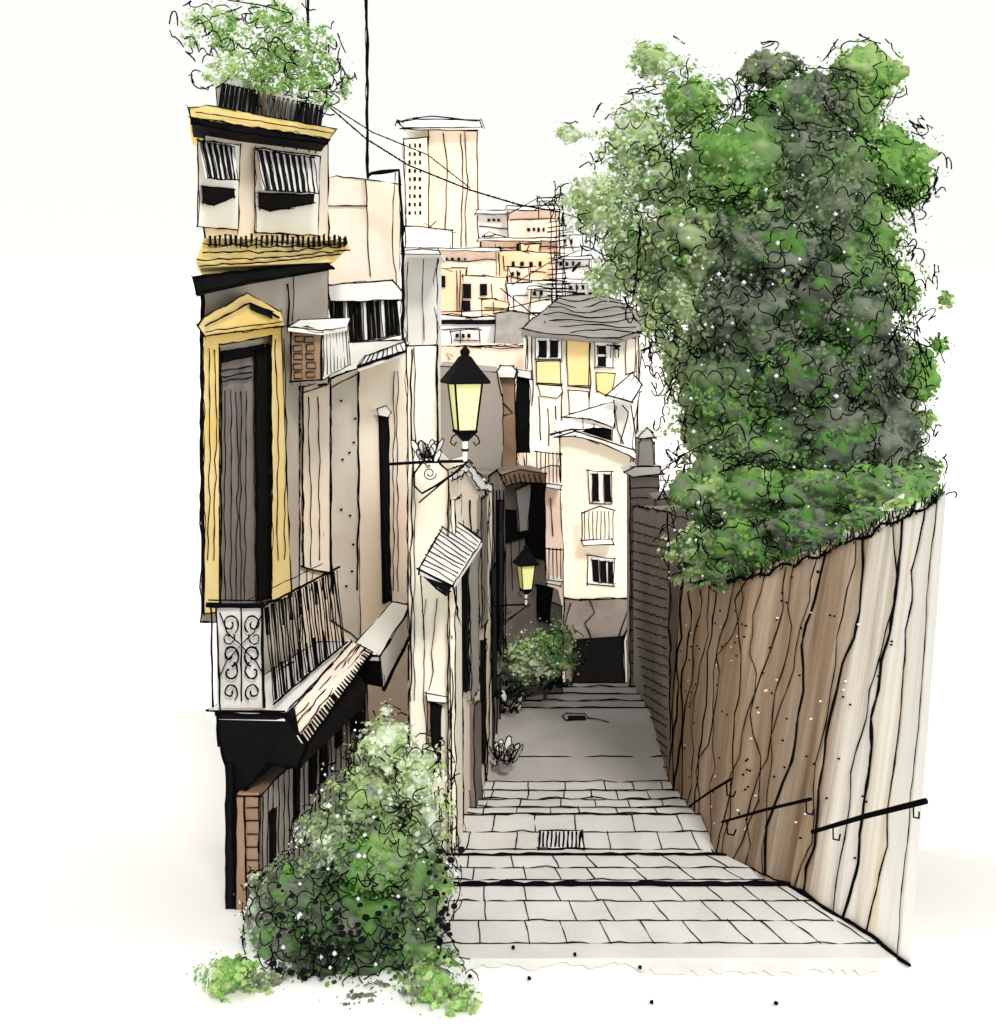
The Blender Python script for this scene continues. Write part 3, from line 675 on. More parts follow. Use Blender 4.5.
h5 = thing('grey_gable_house', 'plain taupe gable wall standing behind the big lantern', 'house', P(465, 500, 20))
F5 = Fac(437, 20, 497, 20)
deepwall(F5, h5, [(436, 366), (497, 372), (503, 395), (503, 560), (436, 560)], (.0, 3, 0), wash('taupe', '#a39b93', '#aea69e', .4), 'wall', ink=1.2)
h6 = thing('brown_tower_house', 'brown house with arched window beside a black slit of shadow', 'house', P(512, 560, 21.5))
F6 = Fac(490, 21.5, 530, 21.5)
deepwall(F6, h6, [(494, 376), (515, 373), (517, 478), (527, 486), (527, 560), (490, 560)], (0, 3, 0), BROWN, 'wall', ink=1.4,
         extra=lambda m: (F6.ln(m, [(487, 402), (503, 404), (513, 413), (502, 416), (488, 412)], .02, 1.4, .9), F6.ln(m, [(500, 420), (496, 440), (502, 465)], .02, 1.2, 1.5)))
mb = MB(); F6.solid(mb, [(497, 371), (500, 366), (512, 366), (517, 372), (515, 378), (498, 377)], .15, -.5, WHITE, 1.3); mb.build('coping', h6)
mb = MB(); F6.solid(mb, rect(517, 374, 529, 452), .02, -.5, BLACK, 1.6); mb.build('shadow_slit', h6)  # black box painted in for the slit of shadow beside the house
mb = MB(); F6.solid(mb, [(516, 369), (531, 371), (531, 379), (517, 377)], .1, -.4, WHITE, 1.2); mb.build('chimney_cap', h6)

h7 = thing('pink_house', 'slim salmon pink house with two little iron balconies', 'house', P(553, 690, 24))
F7 = Fac(530, 24, 566, 24)
deepwall(F7, h7, [(531, 470), (560, 466), (564, 600), (566, 690), (536, 690)], (0, 3, 0), PINK, 'wall', ink=1.2,
         extra=lambda m: F7.ln(m, [(551, 500), (553, 536)], .02, 1.2))
for yy in (452, 548):
    mb = MB(); F7.solid(mb, [(535, yy+30), (562, yy+34), (560, yy+38), (533, yy+33)], .5, 0, WHITE, 1.1)
    F7.ln(mb, [(535, yy), (562, yy+2)], .5, 1.3)
    for k in range(7): F7.ln(mb, [(537+k*4, yy), (537+k*4, yy+31)], .5, 1.3, .4, 0)
    mb.build('balcony', h7)
mb = MB(); F7.solid(mb, rect(545, 600, 552, 622), .03, 0, BLACK, 1.2); mb.build('window', h7)

# ------------------------------------------------------------- cream house over the arch
h8 = thing('cream_arch_house', 'cream house with balcony window above a dark archway at street end', 'house', P(598, 690, 27))
F8 = Fac(560, 27, 638, 27)
deepwall(F8, h8, [(559, 432), (600, 440), (632, 452), (634, 600), (562, 600)], (.0, 4, 0), CREAM, 'wall', ink=1.3)
mb = MB(); F8.solid(mb, [(560, 597), (580, 600), (634, 598), (640, 640), (638, 760), (560, 760)], .06, -1, DGREY, 1.6)
F8.ln(mb, [(570, 605), (566, 625), (574, 640)], .08, 1.2, 1.2); F8.ln(mb, [(590, 602), (594, 612), (585, 622), (592, 640)], .08, 1.3, 1.2); F8.ln(mb, [(570, 655), (590, 660), (615, 650), (628, 610)], .08, 1.3, .8); mb.build('arcade_wall', h8)
mb = MB(); F8.solid(mb, [(574, 640), (623, 637), (624, 740), (572, 740)], .1, -.2, BLACK, 1.6); mb.build('archway', h8)
w_ = window(h8, F8, [(588, 470), (612, 472), (612, 504), (590, 503)], [[(592, 474), (598, 474), (599, 501), (593, 501)], [(604, 475), (610, 475), (611, 502), (605, 502)]])
mb = MB(); F8.solid(mb, [(582, 541), (612, 539), (614, 544), (584, 546)], .5, 0, WHITE, 1.1)
F8.ln(mb, [(582, 513), (600, 507), (614, 510)], .5, 1.5); F8.ln(mb, [(582, 513), (582, 540)], .5, 1.6)
for k in range(8): F8.ln(mb, [(585+k*4, 511), (585+k*4, 539)], .5, 1.2, .5, 0)
mb.build('balcony', h8)
window(h8, F8, [(587, 555), (615, 559), (614, 586), (588, 584)], [[(592, 560), (598, 560), (599, 582), (593, 581)], [(600, 561), (606, 561), (607, 583), (601, 582)], [(608, 562), (613, 562), (613, 583), (609, 583)]])
mb = MB(); F8.solid(mb, [(556, 437), (575, 431), (634, 450), (640, 462), (628, 455), (600, 443), (575, 436)], .35, -.5, WHITE, 1.4); mb.build('roof_edge', h8)
aw2 = thing('white_awning', 'white canvas awning over a dark terrace on the cream arch house', 'awning', P(598, 440, 28))
FW = Fac(560, 26.6, 640, 26.6)
mb = MB(); mb.prism([P(563, 417, 27.6), P(609, 403, 27.8), P(615, 402, 27.8), P(614, 428, 26.2), P(590, 419, 26.4)], (0, .1, -.05), WHITE, 1.4)
mb.build('canvas', aw2)
mb = MB(); FW.solid(mb, [(571, 436), (593, 428), (612, 430), (611, 444), (590, 441)], -.7, -.9, BLACK, 1.4); mb.build('dark_patch', aw2)
mb = MB(); FW.ln(mb, [(551, 435), (571, 429), (612, 429)], .0, 1.8); FW.ln(mb, [(582, 419), (583, 428)], 0, 1.3); FW.ln(mb, [(594, 420), (594, 428)], 0, 1.3); mb.build('rail', aw2)
mb = MB(); FW2 = Fac(530, 31, 640, 31)
p = [P(607, 395, 27), P(632, 373, 27.6), P(642, 385, 27.2), P(632, 402, 26.8)]
mb.prism(p, (0, .1, -.08), WHITE, 1.7); mb.ink([p[0].lerp(p[3], .3), p[1].lerp(p[2], .3)], 1.2); mb.ink([p[0].lerp(p[3], .6), p[1].lerp(p[2], .7)], 1.2)
single(mb, 'parasol', 'tilted folded white sunshade at the corner above the awning', 'sunshade')
# pipes and plaster edge right of awning
mb = MB(); F8b = Fac(610, 27.3, 650, 27.3)
F8b.solid(mb, [(614, 400), (640, 392), (634, 420), (636, 452), (628, 455), (618, 430)], -.2, -1, WHITE, 1.2)
F8b.ln(mb, [(622, 405), (628, 412), (622, 440), (620, 452)], 0, 1.4, 1); F8b.ln(mb, [(630, 400), (634, 430), (632, 480), (636, 500)], 0, 1.3, 1)
F8b.solid(mb, [(622, 462), (637, 476), (636, 470)], 0, -.1, WHITE, 1.3)
single(mb, 'chimney_stack', 'crooked white plaster chimney breast right of the canvas awning', 'chimney')

# white gate rails right of archway
mb = MB(); F10 = Fac(620, 22, 644, 19.5)
F10.solid(mb, [(624, 640), (636, 604), (642, 690), (626, 690)], 0, -.08, WHITE, 1.3)
for k in range(4): F10.ln(mb, [(627+k*4, 640-k*8), (628+k*4, 688)], .02, 1.4, .5, 0)
F10.ln(mb, [(622, 642), (638, 600)], .02, 2); F10.ln(mb, [(622, 690), (645, 688)], .03, 4.5)
single(mb, 'stair_gate', 'white slatted gate between the archway and brick pier', 'gate')

# ------------------------------------------------------------- yellow house with slate roof
h9 = thing('yellow_house', 'ochre yellow house with grey hipped slate roof behind the awning', 'house', P(585, 470, 36))
F11 = Fac(528, 36, 640, 36)
deepwall(F11, h9, [(527, 336), (640, 336), (638, 380), (634, 470), (527, 470)], (0, 5, 0), CREAM, 'wall', ink=1.4,
         extra=lambda m: [F11.ln(m, a, .03, 1.3, .8) for a in ([(526, 334), (527, 400)], [(532, 334), (532, 405)], [(560, 338), (563, 470)], [(590, 338), (590, 410)], [(569, 386), (591, 388)], [(540, 397), (541, 440)], [(548, 408), (548, 445)], [(556, 406), (557, 440)])])
for pts, mt in (([(537, 361), (560, 361), (561, 384), (537, 383)], YEL2), ([(567, 337), (589, 338), (589, 386), (568, 385)], YEL2), ([(596, 373), (615, 373), (612, 392), (607, 396), (597, 391)], YEL2),
                ([(568, 390), (588, 392), (589, 410), (569, 414)], PEACH), ([(537, 384), (561, 386), (562, 393), (557, 398), (541, 396)], PEACH), ([(626, 338), (636, 338), (634, 372), (626, 374)], PEACH)):
    mb = MB(); F11.solid(mb, pts, .06, 0, mt, 1.2); mb.build('colour_panel', h9)
window(h9, F11, rect(536, 338, 561, 359), [rect(539, 341, 546, 357), rect(550, 341, 558, 357)], off=.1)
window(h9, F11, rect(595, 342, 613, 368), [rect(598, 346, 606, 354), rect(598, 357, 606, 366)], off=.1)
mb = MB(); F11.ln(mb, [(607, 345), (620, 346)], .2, 1.5); 
for x in (611, 615, 619): F11.ln(mb, [(x, 345), (x, 358)], .2, 1.3, .5, 0)
F11.solid(mb, rect(615, 345, 619, 349), .22, .15, BLACK, 1); mb.build('drying_rack', h9)
mb = MB(); e = [P(522, 328, 35.2), P(536, 332, 35.2), P(588, 337, 35.2), P(620, 338, 35.2), P(642, 331, 35.3)]; r = [P(560, 297, 39), P(576, 294, 39), P(602, 294, 39), P(626, 304, 38.5)]
pts = [e[0], e[2], e[4], r[3], r[2], r[0]]
mb.prism([e[0], e[1], e[2], e[3], e[4], P(640, 313, 37.5), r[3], r[2], r[1], r[0]], (0, 1.2, -.3), SLATE, 1.3)
for k in range(7):
    t = (k+.6)/7.4; xl = 528+(562-528)*t; xr = 640-(640-606)*t*.6; y = 334-40*t
    mb.ink([P(xl+(xr-xl)*q/6, y+2.5*math.sin(q*1.3+k)+(2 if q in (2, 3) else 0), 35.1+3.8*t-.05) for q in range(7)], 1.3, .9, 2)
mb.build('roof', h9)
mb = MB(); F12 = Fac(640, 37, 700, 37)
F12.solid(mb, [(642, 350), (655, 345), (690, 338), (690, 480), (636, 480), (640, 372)], 0, -3, WHITE, 1.2)
F12.ln(mb, [(645, 345), (645, 337), (656, 336), (656, 346)], .02, 1.6); F12.ln(mb, [(655, 352), (672, 348)], .02, 1.4)
single(mb, 'white_house', 'blank white house between slate roof and tree', 'house')

# ------------------------------------------------------------- hillside town (far)
def far_house(nm, lab, x0, y0, x1, y1, Y, mt, wins, roof=None, depth=8, lines=(), base=40, group='pale houses stacked on the far hill'):
    t = thing(nm, lab, 'house', P((x0+x1)/2, y1+base, Y), group); f_ = Fac(x0, Y, x1, Y)
    mb = MB(); mb.prism([f_.hit(x, y) for x, y in [(x0, y0+rnd(2)), ((x0+x1)/2, y0+rnd(1)), (x1, y0+rnd(2)), (x1, y1+base), (x0, y1+base)]], (0, depth, 0), mt, 1.3, 1.1)
    for l in lines: f_.ln(mb, l, .1, 1.1, .7)
    mb.build('wall', t)
    for (a, b, c, d_) in wins:
        mb = MB(); f_.solid(mb, rect(a, b, c, d_), .15, 0, BLACK, .8, wob=.4); mb.build('window', t)
    if roof:
        mb = MB(); f_.solid(mb, [(x0-3, y0+1), (x0-1, y0-roof), (x1+1, y0-roof), (x1+3, y0+1)], 1, -depth, WHITE, 1.1); mb.build('roof', t)
    return t
def dots(x0, y0, nx_, ny_, dx, dy, w_=1.6, h_=3): return [(x0+i*dx+rnd(.5), y0+j*dy+rnd(.5), x0+i*dx+w_, y0+j*dy+h_) for j in range(ny_) for i in range(nx_)]
# tower block
tw = thing('tower_block', 'tall pale apartment tower with rows of dot windows on the skyline', 'tower', P(445, 260, 150))
FTW = Fac(404, 150, 478, 150)
mb = MB(); FTW.solid(mb, [(428, 128), (477, 130), (479, 256), (428, 256)], 0, -12, wash('tower_peach', '#f8dfc6', '#fae9d8', .12), 1.2)
for x in (446, 462, 466): FTW.ln(mb, [(x-2, 134), (x+1, 180), (x-1, 215), (x, 246)], .1, 1.1, .9)
mb.build('main_slab', tw)
mb = MB(); FTW.solid(mb, [(404, 139), (428, 137), (429, 256), (406, 256)], 1, -10, wash('pale_lemon', '#fbf0cc', '#fcf5dd', .2), 1.3); FTW.ln(mb, [(406, 226), (424, 232), (436, 222)], 1.1, 1.1); sl_ = mb.build('window_wing', tw)
for q in dots(409, 144, 3, 9, 5.2, 8.4, 1.5, 3.2):
    mb = MB(); FTW.solid(mb, rect(*q), 1.15, 1, BLACK, .6, wob=.2); mb.build('window', sl_)
mb = MB(); FTW.solid(mb, [(398, 122), (415, 119), (480, 120), (482, 127), (404, 128)], 2, -14, WHITE, 1.3)
FTW.ln(mb, [(400, 129), (478, 131)], 2.1, 1.2); FTW.ln(mb, [(414, 118), (432, 116), (478, 121)], 2.1, 1.4); FTW.ln(mb, [(395, 125), (396, 120), (403, 122)], 2.1, 1.4); mb.build('roof', tw)
far_house('far_house', 'long cream house at the foot of the tower', 404, 228, 452, 262, 130, CREAM, dots(410, 236, 0, 0, 1, 1), None)
far_house('far_house', 'low grey house just right of the tower with three dots', 478, 213, 510, 235, 125, LGREY, dots(488, 219, 3, 1, 5, 3, 1.5, 2), 3, lines=([(480, 226), (508, 229)],))
far_house('far_house', 'salmon house highest on the right of the hill', 508, 209, 560, 235, 122, PINK, dots(528, 228, 4, 1, 5, 4), 3, lines=([(510, 220), (560, 218)],))
far_house('far_house', 'pink long house in the second row of the hill', 480, 240, 558, 258, 110, PINK, [(517, 236+8, 521, 251)], 2, lines=([(480, 248), (556, 246)],))
far_house('far_house', 'orange house with four little windows in the hill row', 498, 252, 556, 282, 98, wash('hill_orange', '#f8cfa2', '#fae0c4', .2), dots(512, 262, 4, 1, 9, 4, 2.4, 4), None, lines=([(503, 256), (505, 270), (545, 272)],))
far_house('far_house', 'pink house under the tower with dotted cornice', 404, 250, 498, 272, 95, PINK, dots(446, 258, 4, 1, 6, 3, 1.5, 2), 2, lines=([(405, 262), (496, 260)],))
far_house('far_house', 'ochre house with one black window left of the row', 437, 268, 466, 312, 78, wash('hill_orange', '#f8cfa2', '#fae0c4', .2), [(440, 276, 445, 287)], None, lines=([(456, 270), (457, 310)], [(460, 270), (460, 310)]))
far_house('far_house', 'pink house with three black windows in the middle', 462, 276, 506, 315, 76, PINK, [(463, 284, 471, 298), (480, 284, 487, 295), (463, 301, 470, 310)], None, lines=([(492, 285), (493, 314)],))
far_house('far_house', 'pale house standing behind the lattice mast', 506, 282, 556, 330, 74, WHITE, [], None, lines=([(514, 296), (514, 330)], [(516, 296), (550, 294)]))
far_house('far_house', 'white house with flat roof and long black shadow slot', 437, 316, 500, 345, 60, WHITE, [(441, 320, 496, 324)], None, lines=([(440, 330), (478, 328)],))  # the long slot is a painted shadow line, built like a window
far_house('far_house', 'grey blank house left of the slate roof', 495, 312, 530, 344, 58, MGREY, [], None)
far_house('far_house', 'peach house directly above the big lantern', 437, 345, 526, 374, 42, PINK, [], None, lines=([(470, 346), (500, 349), (525, 347)], [(450, 360), (446, 352), (452, 356)]), base=120)
far_house('far_house', 'white block house rising behind the cream corner', 404, 253, 437, 350, 19, LGREY, [], 3, lines=([(424, 260), (422, 300), (424, 340)], [(407, 262), (407, 340)]), depth=1.5, base=60)

RH = random.Random(21)
extra = [(484, 236, 506, 246, 115, 'grey dotted house left of the salmon one'), (540, 200, 562, 214, 128, 'tiny gabled house under the skyline aerials'), (520, 244, 540, 254, 106, 'small pink house with a dark doorway mid hill'), (560, 236, 582, 252, 105, 'small cream house touching the tree edge'),
         (556, 258, 590, 280, 92, 'peach house low beside the tree edge'), (404, 272, 438, 300, 90, 'grey white house left of the ochre one'), (508, 268, 530, 284, 86, 'small orange house over the pale one'), (530, 288, 552, 300, 70, 'low pink shed near the mast foot'),
         (482, 300, 508, 316, 68, 'low peach annexe under the three black windows'), (566, 282, 620, 310, 80, 'white house hidden half by the slate roof'), (452, 330, 480, 346, 50, 'small cream lean to under the black slot'), (505, 345, 530, 372, 44, 'pale block beside the yellow house')]
HM = [PINK, CREAM, wash('hill_orange', '#f8cfa2'), WHITE, LGREY, PEACH]
for q, (x0, y0, x1, y1, Y_, lab) in enumerate(extra):
    wn = dots(x0+4, y0+4, max(1, int((x1-x0)/8)), 1, 6, 5, 2, 3.4) if q % 3 != 2 else []
    far_house('far_house', lab, x0, y0, x1, y1, Y_, HM[q % 6] if q != 5 else LGREY, wn, RH.choice((None, 2, 3)), depth=5, lines=([(x0+2, y0+RH.uniform(8, 12)), (x1-2, y0+RH.uniform(8, 12))], [(x0+RH.uniform(5, 14), y0+2), (x0+RH.uniform(5, 14), y1)]), base=12)
# lattice mast + aerials + poles
m_ = MB()
Y = 55; base_z = 300
for x in (551, 556, 563): m_.ink([P(x, 212, Y), P(x+rnd(1), 305, Y)], 1.2, .8)
for k in range(16): m_.ink([P(549, 222+k*5.2, Y), P(565, 221+k*5.2+rnd(2), Y)], 1.2, .8, 3)
for k in range(4): m_.ink([P(535+k*3, 290-k*3, Y), P(573-k*2, 293-k*4, Y)], 1.3, 1.2, 3)
single(m_, 'lattice_mast', 'thin lattice radio mast crossed by many wires in the town', 'mast')
for lab, x, ya, yb, Y, wd, frame in (('tall black pole rising above the terrace house', 367, -30, 178, 14.2, 3.2, 0), ('short black pole among the roof garden leaves', 308, -20, 46, 12.4, 3.0, 0), ('tiny roof aerial left on the far skyline', 538, 196, 218, 118, 1.3, 1), ('tiny roof aerial right beside the tree edge', 563, 193, 222, 118, 1.5, 1)):
    m_ = MB(); m_.ink([P(x-1, ya, Y), P(x, (ya+yb)/2, Y), P(x+.5, yb, Y)], wd, .7)
    if wd > 2.9: m_.ink([P(x-3, ya, Y), P(x+1, yb, Y)], 1, .7)
    if frame: m_.ink([P(x, ya+2, Y), P(x-30, ya+18, Y)], 1, .5); m_.ink([P(x, ya, Y), P(x+14, ya+16, Y)], 1, .5)
    single(m_, 'roof_pole', lab, 'pole', 'poles and aerials on the roofs')
def wire(pts, lab, wd=1.1):
    m_ = MB(); m_.ink([P(*p) for p in pts], wd*1.15, .12, 0); pass; single(m_, 'overhead_wire', lab, 'wire', 'overhead wires across the street')
wire([(325, 103, 12.6), (365, 138, 16), (408, 165, 22), (470, 190, 32), (520, 205, 42), (560, 212, 55)], 'black wire sagging from the roof garden to the mast', 1.5)
wire([(322, 100, 12.6), (372, 132, 17), (428, 155, 24), (470, 188, 32)], 'finer wire just above the sagging roof wire')
wire([(560, 212, 55), (590, 222, 40), (625, 235, 22)], 'wire running from the mast into the tree')
wire([(500, 288, 55), (530, 312, 45), (545, 322, 36)], 'wire drooping onto the slate roof')
wire([(512, 285, 60), (550, 262, 50), (580, 250, 30)], 'diagonal wire crossing the lattice mast')
wire([(440, 312, 60), (500, 310, 58), (560, 296, 55)], 'low slack wire left of the lattice mast')
wire([(228, 0, 10), (265, 6, 10.5), (292, 14, 11)], 'short wire at the top left above the leaves')

# ------------------------------------------------------------- foliage
def leafmat(nm, a, b, s=1.3):
    m = wash(nm, a, b, s, .38, .62, gran=.03); t = m.node_tree; bs = t.nodes['Principled BSDF']; tr_ = t.nodes.new('ShaderNodeBsdfTranslucent'); mx = t.nodes.new('ShaderNodeMixShader')
    t.links.new(bs.inputs['Base Color'].links[0].from_socket, tr_.inputs[0]); mx.inputs[0].default_value = .35
    t.links.new(bs.outputs[0], mx.inputs[1]); t.links.new(tr_.outputs[0], mx.inputs[2]); t.links.new(mx.outputs[0], t.nodes['Material Output'].inputs[0]); return m
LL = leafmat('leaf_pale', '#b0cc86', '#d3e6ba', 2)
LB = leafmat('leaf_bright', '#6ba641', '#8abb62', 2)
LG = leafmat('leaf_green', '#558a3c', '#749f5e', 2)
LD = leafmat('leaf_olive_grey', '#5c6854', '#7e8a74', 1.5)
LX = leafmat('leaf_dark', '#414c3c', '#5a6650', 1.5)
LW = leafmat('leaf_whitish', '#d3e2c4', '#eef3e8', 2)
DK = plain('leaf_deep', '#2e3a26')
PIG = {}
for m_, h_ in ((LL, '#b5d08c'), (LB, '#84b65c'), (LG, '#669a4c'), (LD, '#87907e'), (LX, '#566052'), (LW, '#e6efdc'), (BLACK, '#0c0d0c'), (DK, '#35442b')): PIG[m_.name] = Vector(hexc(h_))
LEAF = wash('leaf_pigment', '#808080'); t_ = LEAF.node_tree; at_ = t_.nodes.new('ShaderNodeVertexColor'); at_.layer_name = 'pigment'
bs_ = t_.nodes['Principled BSDF']; mixn = [n_ for n_ in t_.nodes if n_.bl_idname == 'ShaderNodeMix'][0]
t_.links.new(at_.outputs[0], mixn.inputs['A']); mixn.inputs['Factor'].default_value = .12
tr_ = t_.nodes.new('ShaderNodeBsdfTranslucent'); mx_ = t_.nodes.new('ShaderNodeMixShader'); mx_.inputs[0].default_value = .3
t_.links.new(mixn.outputs['Result'], tr_.inputs[0]); t_.links.new(bs_.outputs[0], mx_.inputs[1]); t_.links.new(tr_.outputs[0], mx_.inputs[2]); t_.links.new(mx_.outputs[0], t_.nodes['Material Output'].inputs[0])
BLU = plain('blossom_white', '#eef2fb', .8, 0)
def foliage(t, blobs, per, ls, squig, sw=1.1, blossoms=0, seed=1, core=.55, bl=1.0, jit=.45, fill=1.0):
    """blobs: (px,py,Y,rx,ry,[(mat,weight)...]); leaf colour blends between neighbouring clumps"""
    R = random.Random(seed); mb = MB(); bb = MB(); C = []
    for (px, py, Y, rx, ry, pal) in blobs:
        D = Y/F; C.append((P(px, py, Y), Vector((rx*D, (rx+ry)/2*D*.9, ry*D)), [m for m, w_ in pal], [w_ for m, w_ in pal], D))
    g3 = lambda: Vector((R.gauss(0, 1), R.gauss(0, 1), R.gauss(0, 1)))
    def lin(m): return PIG[m.name]
    def colour(p, r0, hard=0.0):
        f_ = 1.9/(r0*2.2)
        q = p+g3()*r0*(.08+.4*hard)+Vector((noise.noise(p*f_), noise.noise(p*f_+Vector((9, 4, 1))), noise.noise(p*f_+Vector((3, 8, 5)))))*r0*1.2
        W = sorted(((c[0]-q).length_squared/(c[1].x*c[1].z), i) for i, c in enumerate(C))[:3]
        tot = 0; col = Vector((0, 0, 0)); d0 = W[0][0]
        for dd, i in W:
            w_ = math.exp(-(dd-d0)*2.2); ms, ws = C[i][2], C[i][3]
            u = .5+.95*noise.noise(p*2.6/(r0*1.1)+Vector((seed, 0, 0)))+.35*noise.noise(p*9/(r0*1.1))+R.uniform(-1, 1)*(.04+.28*hard)
            u = min(.999, max(0, u))*sum(ws); k = 0
            while u >= ws[k] and k < len(ws)-1: u -= ws[k]; k += 1
            fr = min(1, u/ws[k]); cA = lin(ms[k]); cB = lin(ms[min(k+1, len(ms)-1)])
            fr = max(0, (fr-.6)/.4); col += (cA*(1-fr)+cB*fr)*w_; tot += w_
        return col/tot
    vc = {}
    def leaf(p, d, s_, c_):
        nn = g3()*.5+d.normalized()*1.0+Vector((0, -.2, .35)); nn.normalize()
        a_ = nn.orthogonal().normalized(); b_ = nn.cross(a_); a0 = R.random()*6.28; k5 = R.choice((5, 6)); b0 = len(mb.v)
        mb.poly([p+(a_*math.cos(a0+j*2*math.pi/k5)+b_*math.sin(a0+j*2*math.pi/k5)*.85)*s_*R.uniform(.7, 1.25) for j in range(k5)], LEAF)
        for j in range(k5): vc[b0+j] = c_
    for bi, (px, py, Y, rx, ry, pal) in enumerate(blobs):
        c, r, ms, ws, D = C[bi]; r0 = (r.x+r.z)/2
        cz = core*(.72 if ms[0] in (LL, LW) or rx < 26 else 1)
        if core:
            b0 = len(mb.v); nu, nv = (44, 26) if rx > 30 else (28, 16)
            for a in range(nv+1):
                th = math.pi*a/nv
                for b in range(nu):
                    ph = 2*math.pi*b/nu; d = Vector((math.sin(th)*math.cos(ph), math.sin(th)*math.sin(ph), math.cos(th)))
                    k = cz*(1+.5*noise.noise(d*1.9+Vector((bi*3.1, seed, 0)))+.3*noise.noise(d*5+Vector((bi*3.1, seed, 4)))+.2*noise.noise(d*11+Vector((bi*3.1, seed, 8))))
                    v_ = c+Vector((d.x*r.x, d.y*r.y, d.z*r.z))*k; vc[len(mb.v)] = colour(v_, r0); mb.v.append(v_)
            for a in range(nv):
                for b in range(nu):
                    mb.f.append([b0+a*nu+b, b0+a*nu+(b+1) % nu, b0+(a+1)*nu+(b+1) % nu, b0+(a+1)*nu+b]); mb.m.append(mb.mi(LEAF))
        cs = []
        for k in range(max(10, int(rx*ry/22))):
            cs.append((g3().normalized()*R.uniform(.55, 1.06), R.uniform(.12, .3)))
        for k in range(int(per*rx*ry)):
            o, cr_ = R.choice(cs); q = g3()
            d = o+q*cr_*.6; p = c+Vector((d.x*r.x, d.y*r.y, d.z*r.z))
            far = (q.length > 2.3)
            leaf(p, d if not far else g3(), ls*D*(R.uniform(.6, 1.4) if not far else R.uniform(.3, .7)), colour(p, r0, .22))
        for k in range(int(per*rx*ry*.07)):       # stray spatters of small leaves
            d = g3().normalized()*R.uniform(1.05, 1.45); p = c+Vector((d.x*r.x, d.y*r.y, d.z*r.z)); leaf(p, g3(), ls*D*R.uniform(.3, .6), colour(p, r0, .5))
        for k in range(max(1, int(squig*rx*ry/1000+R.random()))):
            for try_ in range(25):              # start where this clump is on the outside of the crown
                d = g3().normalized(); p = c+Vector((d.x*r.x, d.y*r.y, d.z*r.z))*1.17
                if all(((p.x-c2[0].x)/c2[1].x)**2+((p.y-c2[0].y)/c2[1].y)**2+((p.z-c2[0].z)/c2[1].z)**2 > 1.15 for c2 in C if c2 is not C[bi]): break
            else: continue
            n_ = Vector((d.x/r.x, d.y/r.y, d.z/r.z)).normalized()
            a_ = n_.orthogonal().normalized(); b_ = n_.cross(a_); H = R.random()*6.28; side = R.choice((-1, 1)); x = y = 0; pts = []
            for q in range(R.randint(3, 6)):
                Lc = R.uniform(11, 21)*D*(.65 if rx < 24 else 1); h_ = Lc*R.uniform(.35, .75)*side
                for j in range(6):
                    t_ = j/6; ax = Lc*t_; ay = h_*math.sin(math.pi*t_)**.7+R.uniform(-.35, .35)*D
                    pts.append(p+a_*(x+ax*math.cos(H)-ay*math.sin(H))+b_*(y+ax*math.sin(H)+ay*math.cos(H))-n_*((x*x+y*y)*.12/max(r0, .01)))
                x += Lc*math.cos(H); y += Lc*math.sin(H); H += R.uniform(-.75, .75)
                if math.hypot(x, y) > r0*1.15: break
                if R.random() < .1: side = -side
            keep = []
            for v_ in pts:                      # an added ink scallop stays on the crown's own surface
                m2 = min(math.sqrt(((v_.x-c2[0].x)/c2[1].x)**2+((v_.y-c2[0].y)/c2[1].y)**2+((v_.z-c2[0].z)/c2[1].z)**2) for c2 in C)
                if m2 > 1.4: break
                keep.append(v_)
            pts = keep
            if len(pts) > 6: mb.tube(pts, [sw*.5*D*(.75+.5*R.random()) for _ in pts], INK, 3)
        for k in range(int(blossoms*rx*ry/1000+R.random())):
            for try_ in range(25):
                d = g3().normalized()*1.2; p = c+Vector((d.x*r.x, d.y*r.y, d.z*r.z))
                if all(((p.x-c2[0].x)/c2[1].x)**2+((p.y-c2[0].y)/c2[1].y)**2+((p.z-c2[0].z)/c2[1].z)**2 > 1.2 for c2 in C if c2 is not C[bi]): break
            else: continue
            s_ = D*bl*R.choice((.7, .9, 1.1, 1.1, 1.3, 1.5, 2.0))
            b0 = len(bb.v); idx = bb.mi(BLU)
            for vv in ((1, 0, 0), (-1, 0, 0), (0, 1, 0), (0, -1, 0), (0, 0, 1), (0, 0, -1)): bb.v.append(p+Vector(vv)*s_)
            for f3 in ((0, 2, 4), (2, 1, 4), (1, 3, 4), (3, 0, 4), (2, 0, 5), (1, 2, 5), (3, 1, 5), (0, 3, 5)): bb.f.append([b0+q for q in f3]); bb.m.append(idx)
    fo = mb.build('foliage', t, smooth=True)
    ca_ = fo.data.color_attributes.new('pigment', 'FLOAT_COLOR', 'POINT')
    fl = [0.02, .02, .02, 1]*len(fo.data.vertices)
    for i_, c_ in vc.items(): fl[4*i_:4*i_+3] = c_
    ca_.data.foreach_set('color', fl)
    if bb.v: bb.build('blossoms', t, kind='stuff', smooth=True)
    return fo
def trunk(t, pts, r0, r1, limbs=()):
    m = MB(); k = len(pts); m.tube(pts, [r0+(r1-r0)*i/(k-1) for i in range(k)], DBROWN, 9)
    for l, r in limbs: m.tube(l, [r, r*.75, r*.4][:len(l)], DBROWN, 6)
    return m.build('trunk', t)
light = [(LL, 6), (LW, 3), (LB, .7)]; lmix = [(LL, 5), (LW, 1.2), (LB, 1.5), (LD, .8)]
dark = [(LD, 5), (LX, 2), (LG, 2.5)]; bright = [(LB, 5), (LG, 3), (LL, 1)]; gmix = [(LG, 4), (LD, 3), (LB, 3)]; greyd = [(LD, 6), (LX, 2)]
YT = 14
big = thing('large_tree', 'huge leafy green tree leaning over the brown retaining wall', 'tree', P(800, 600, 14.5))
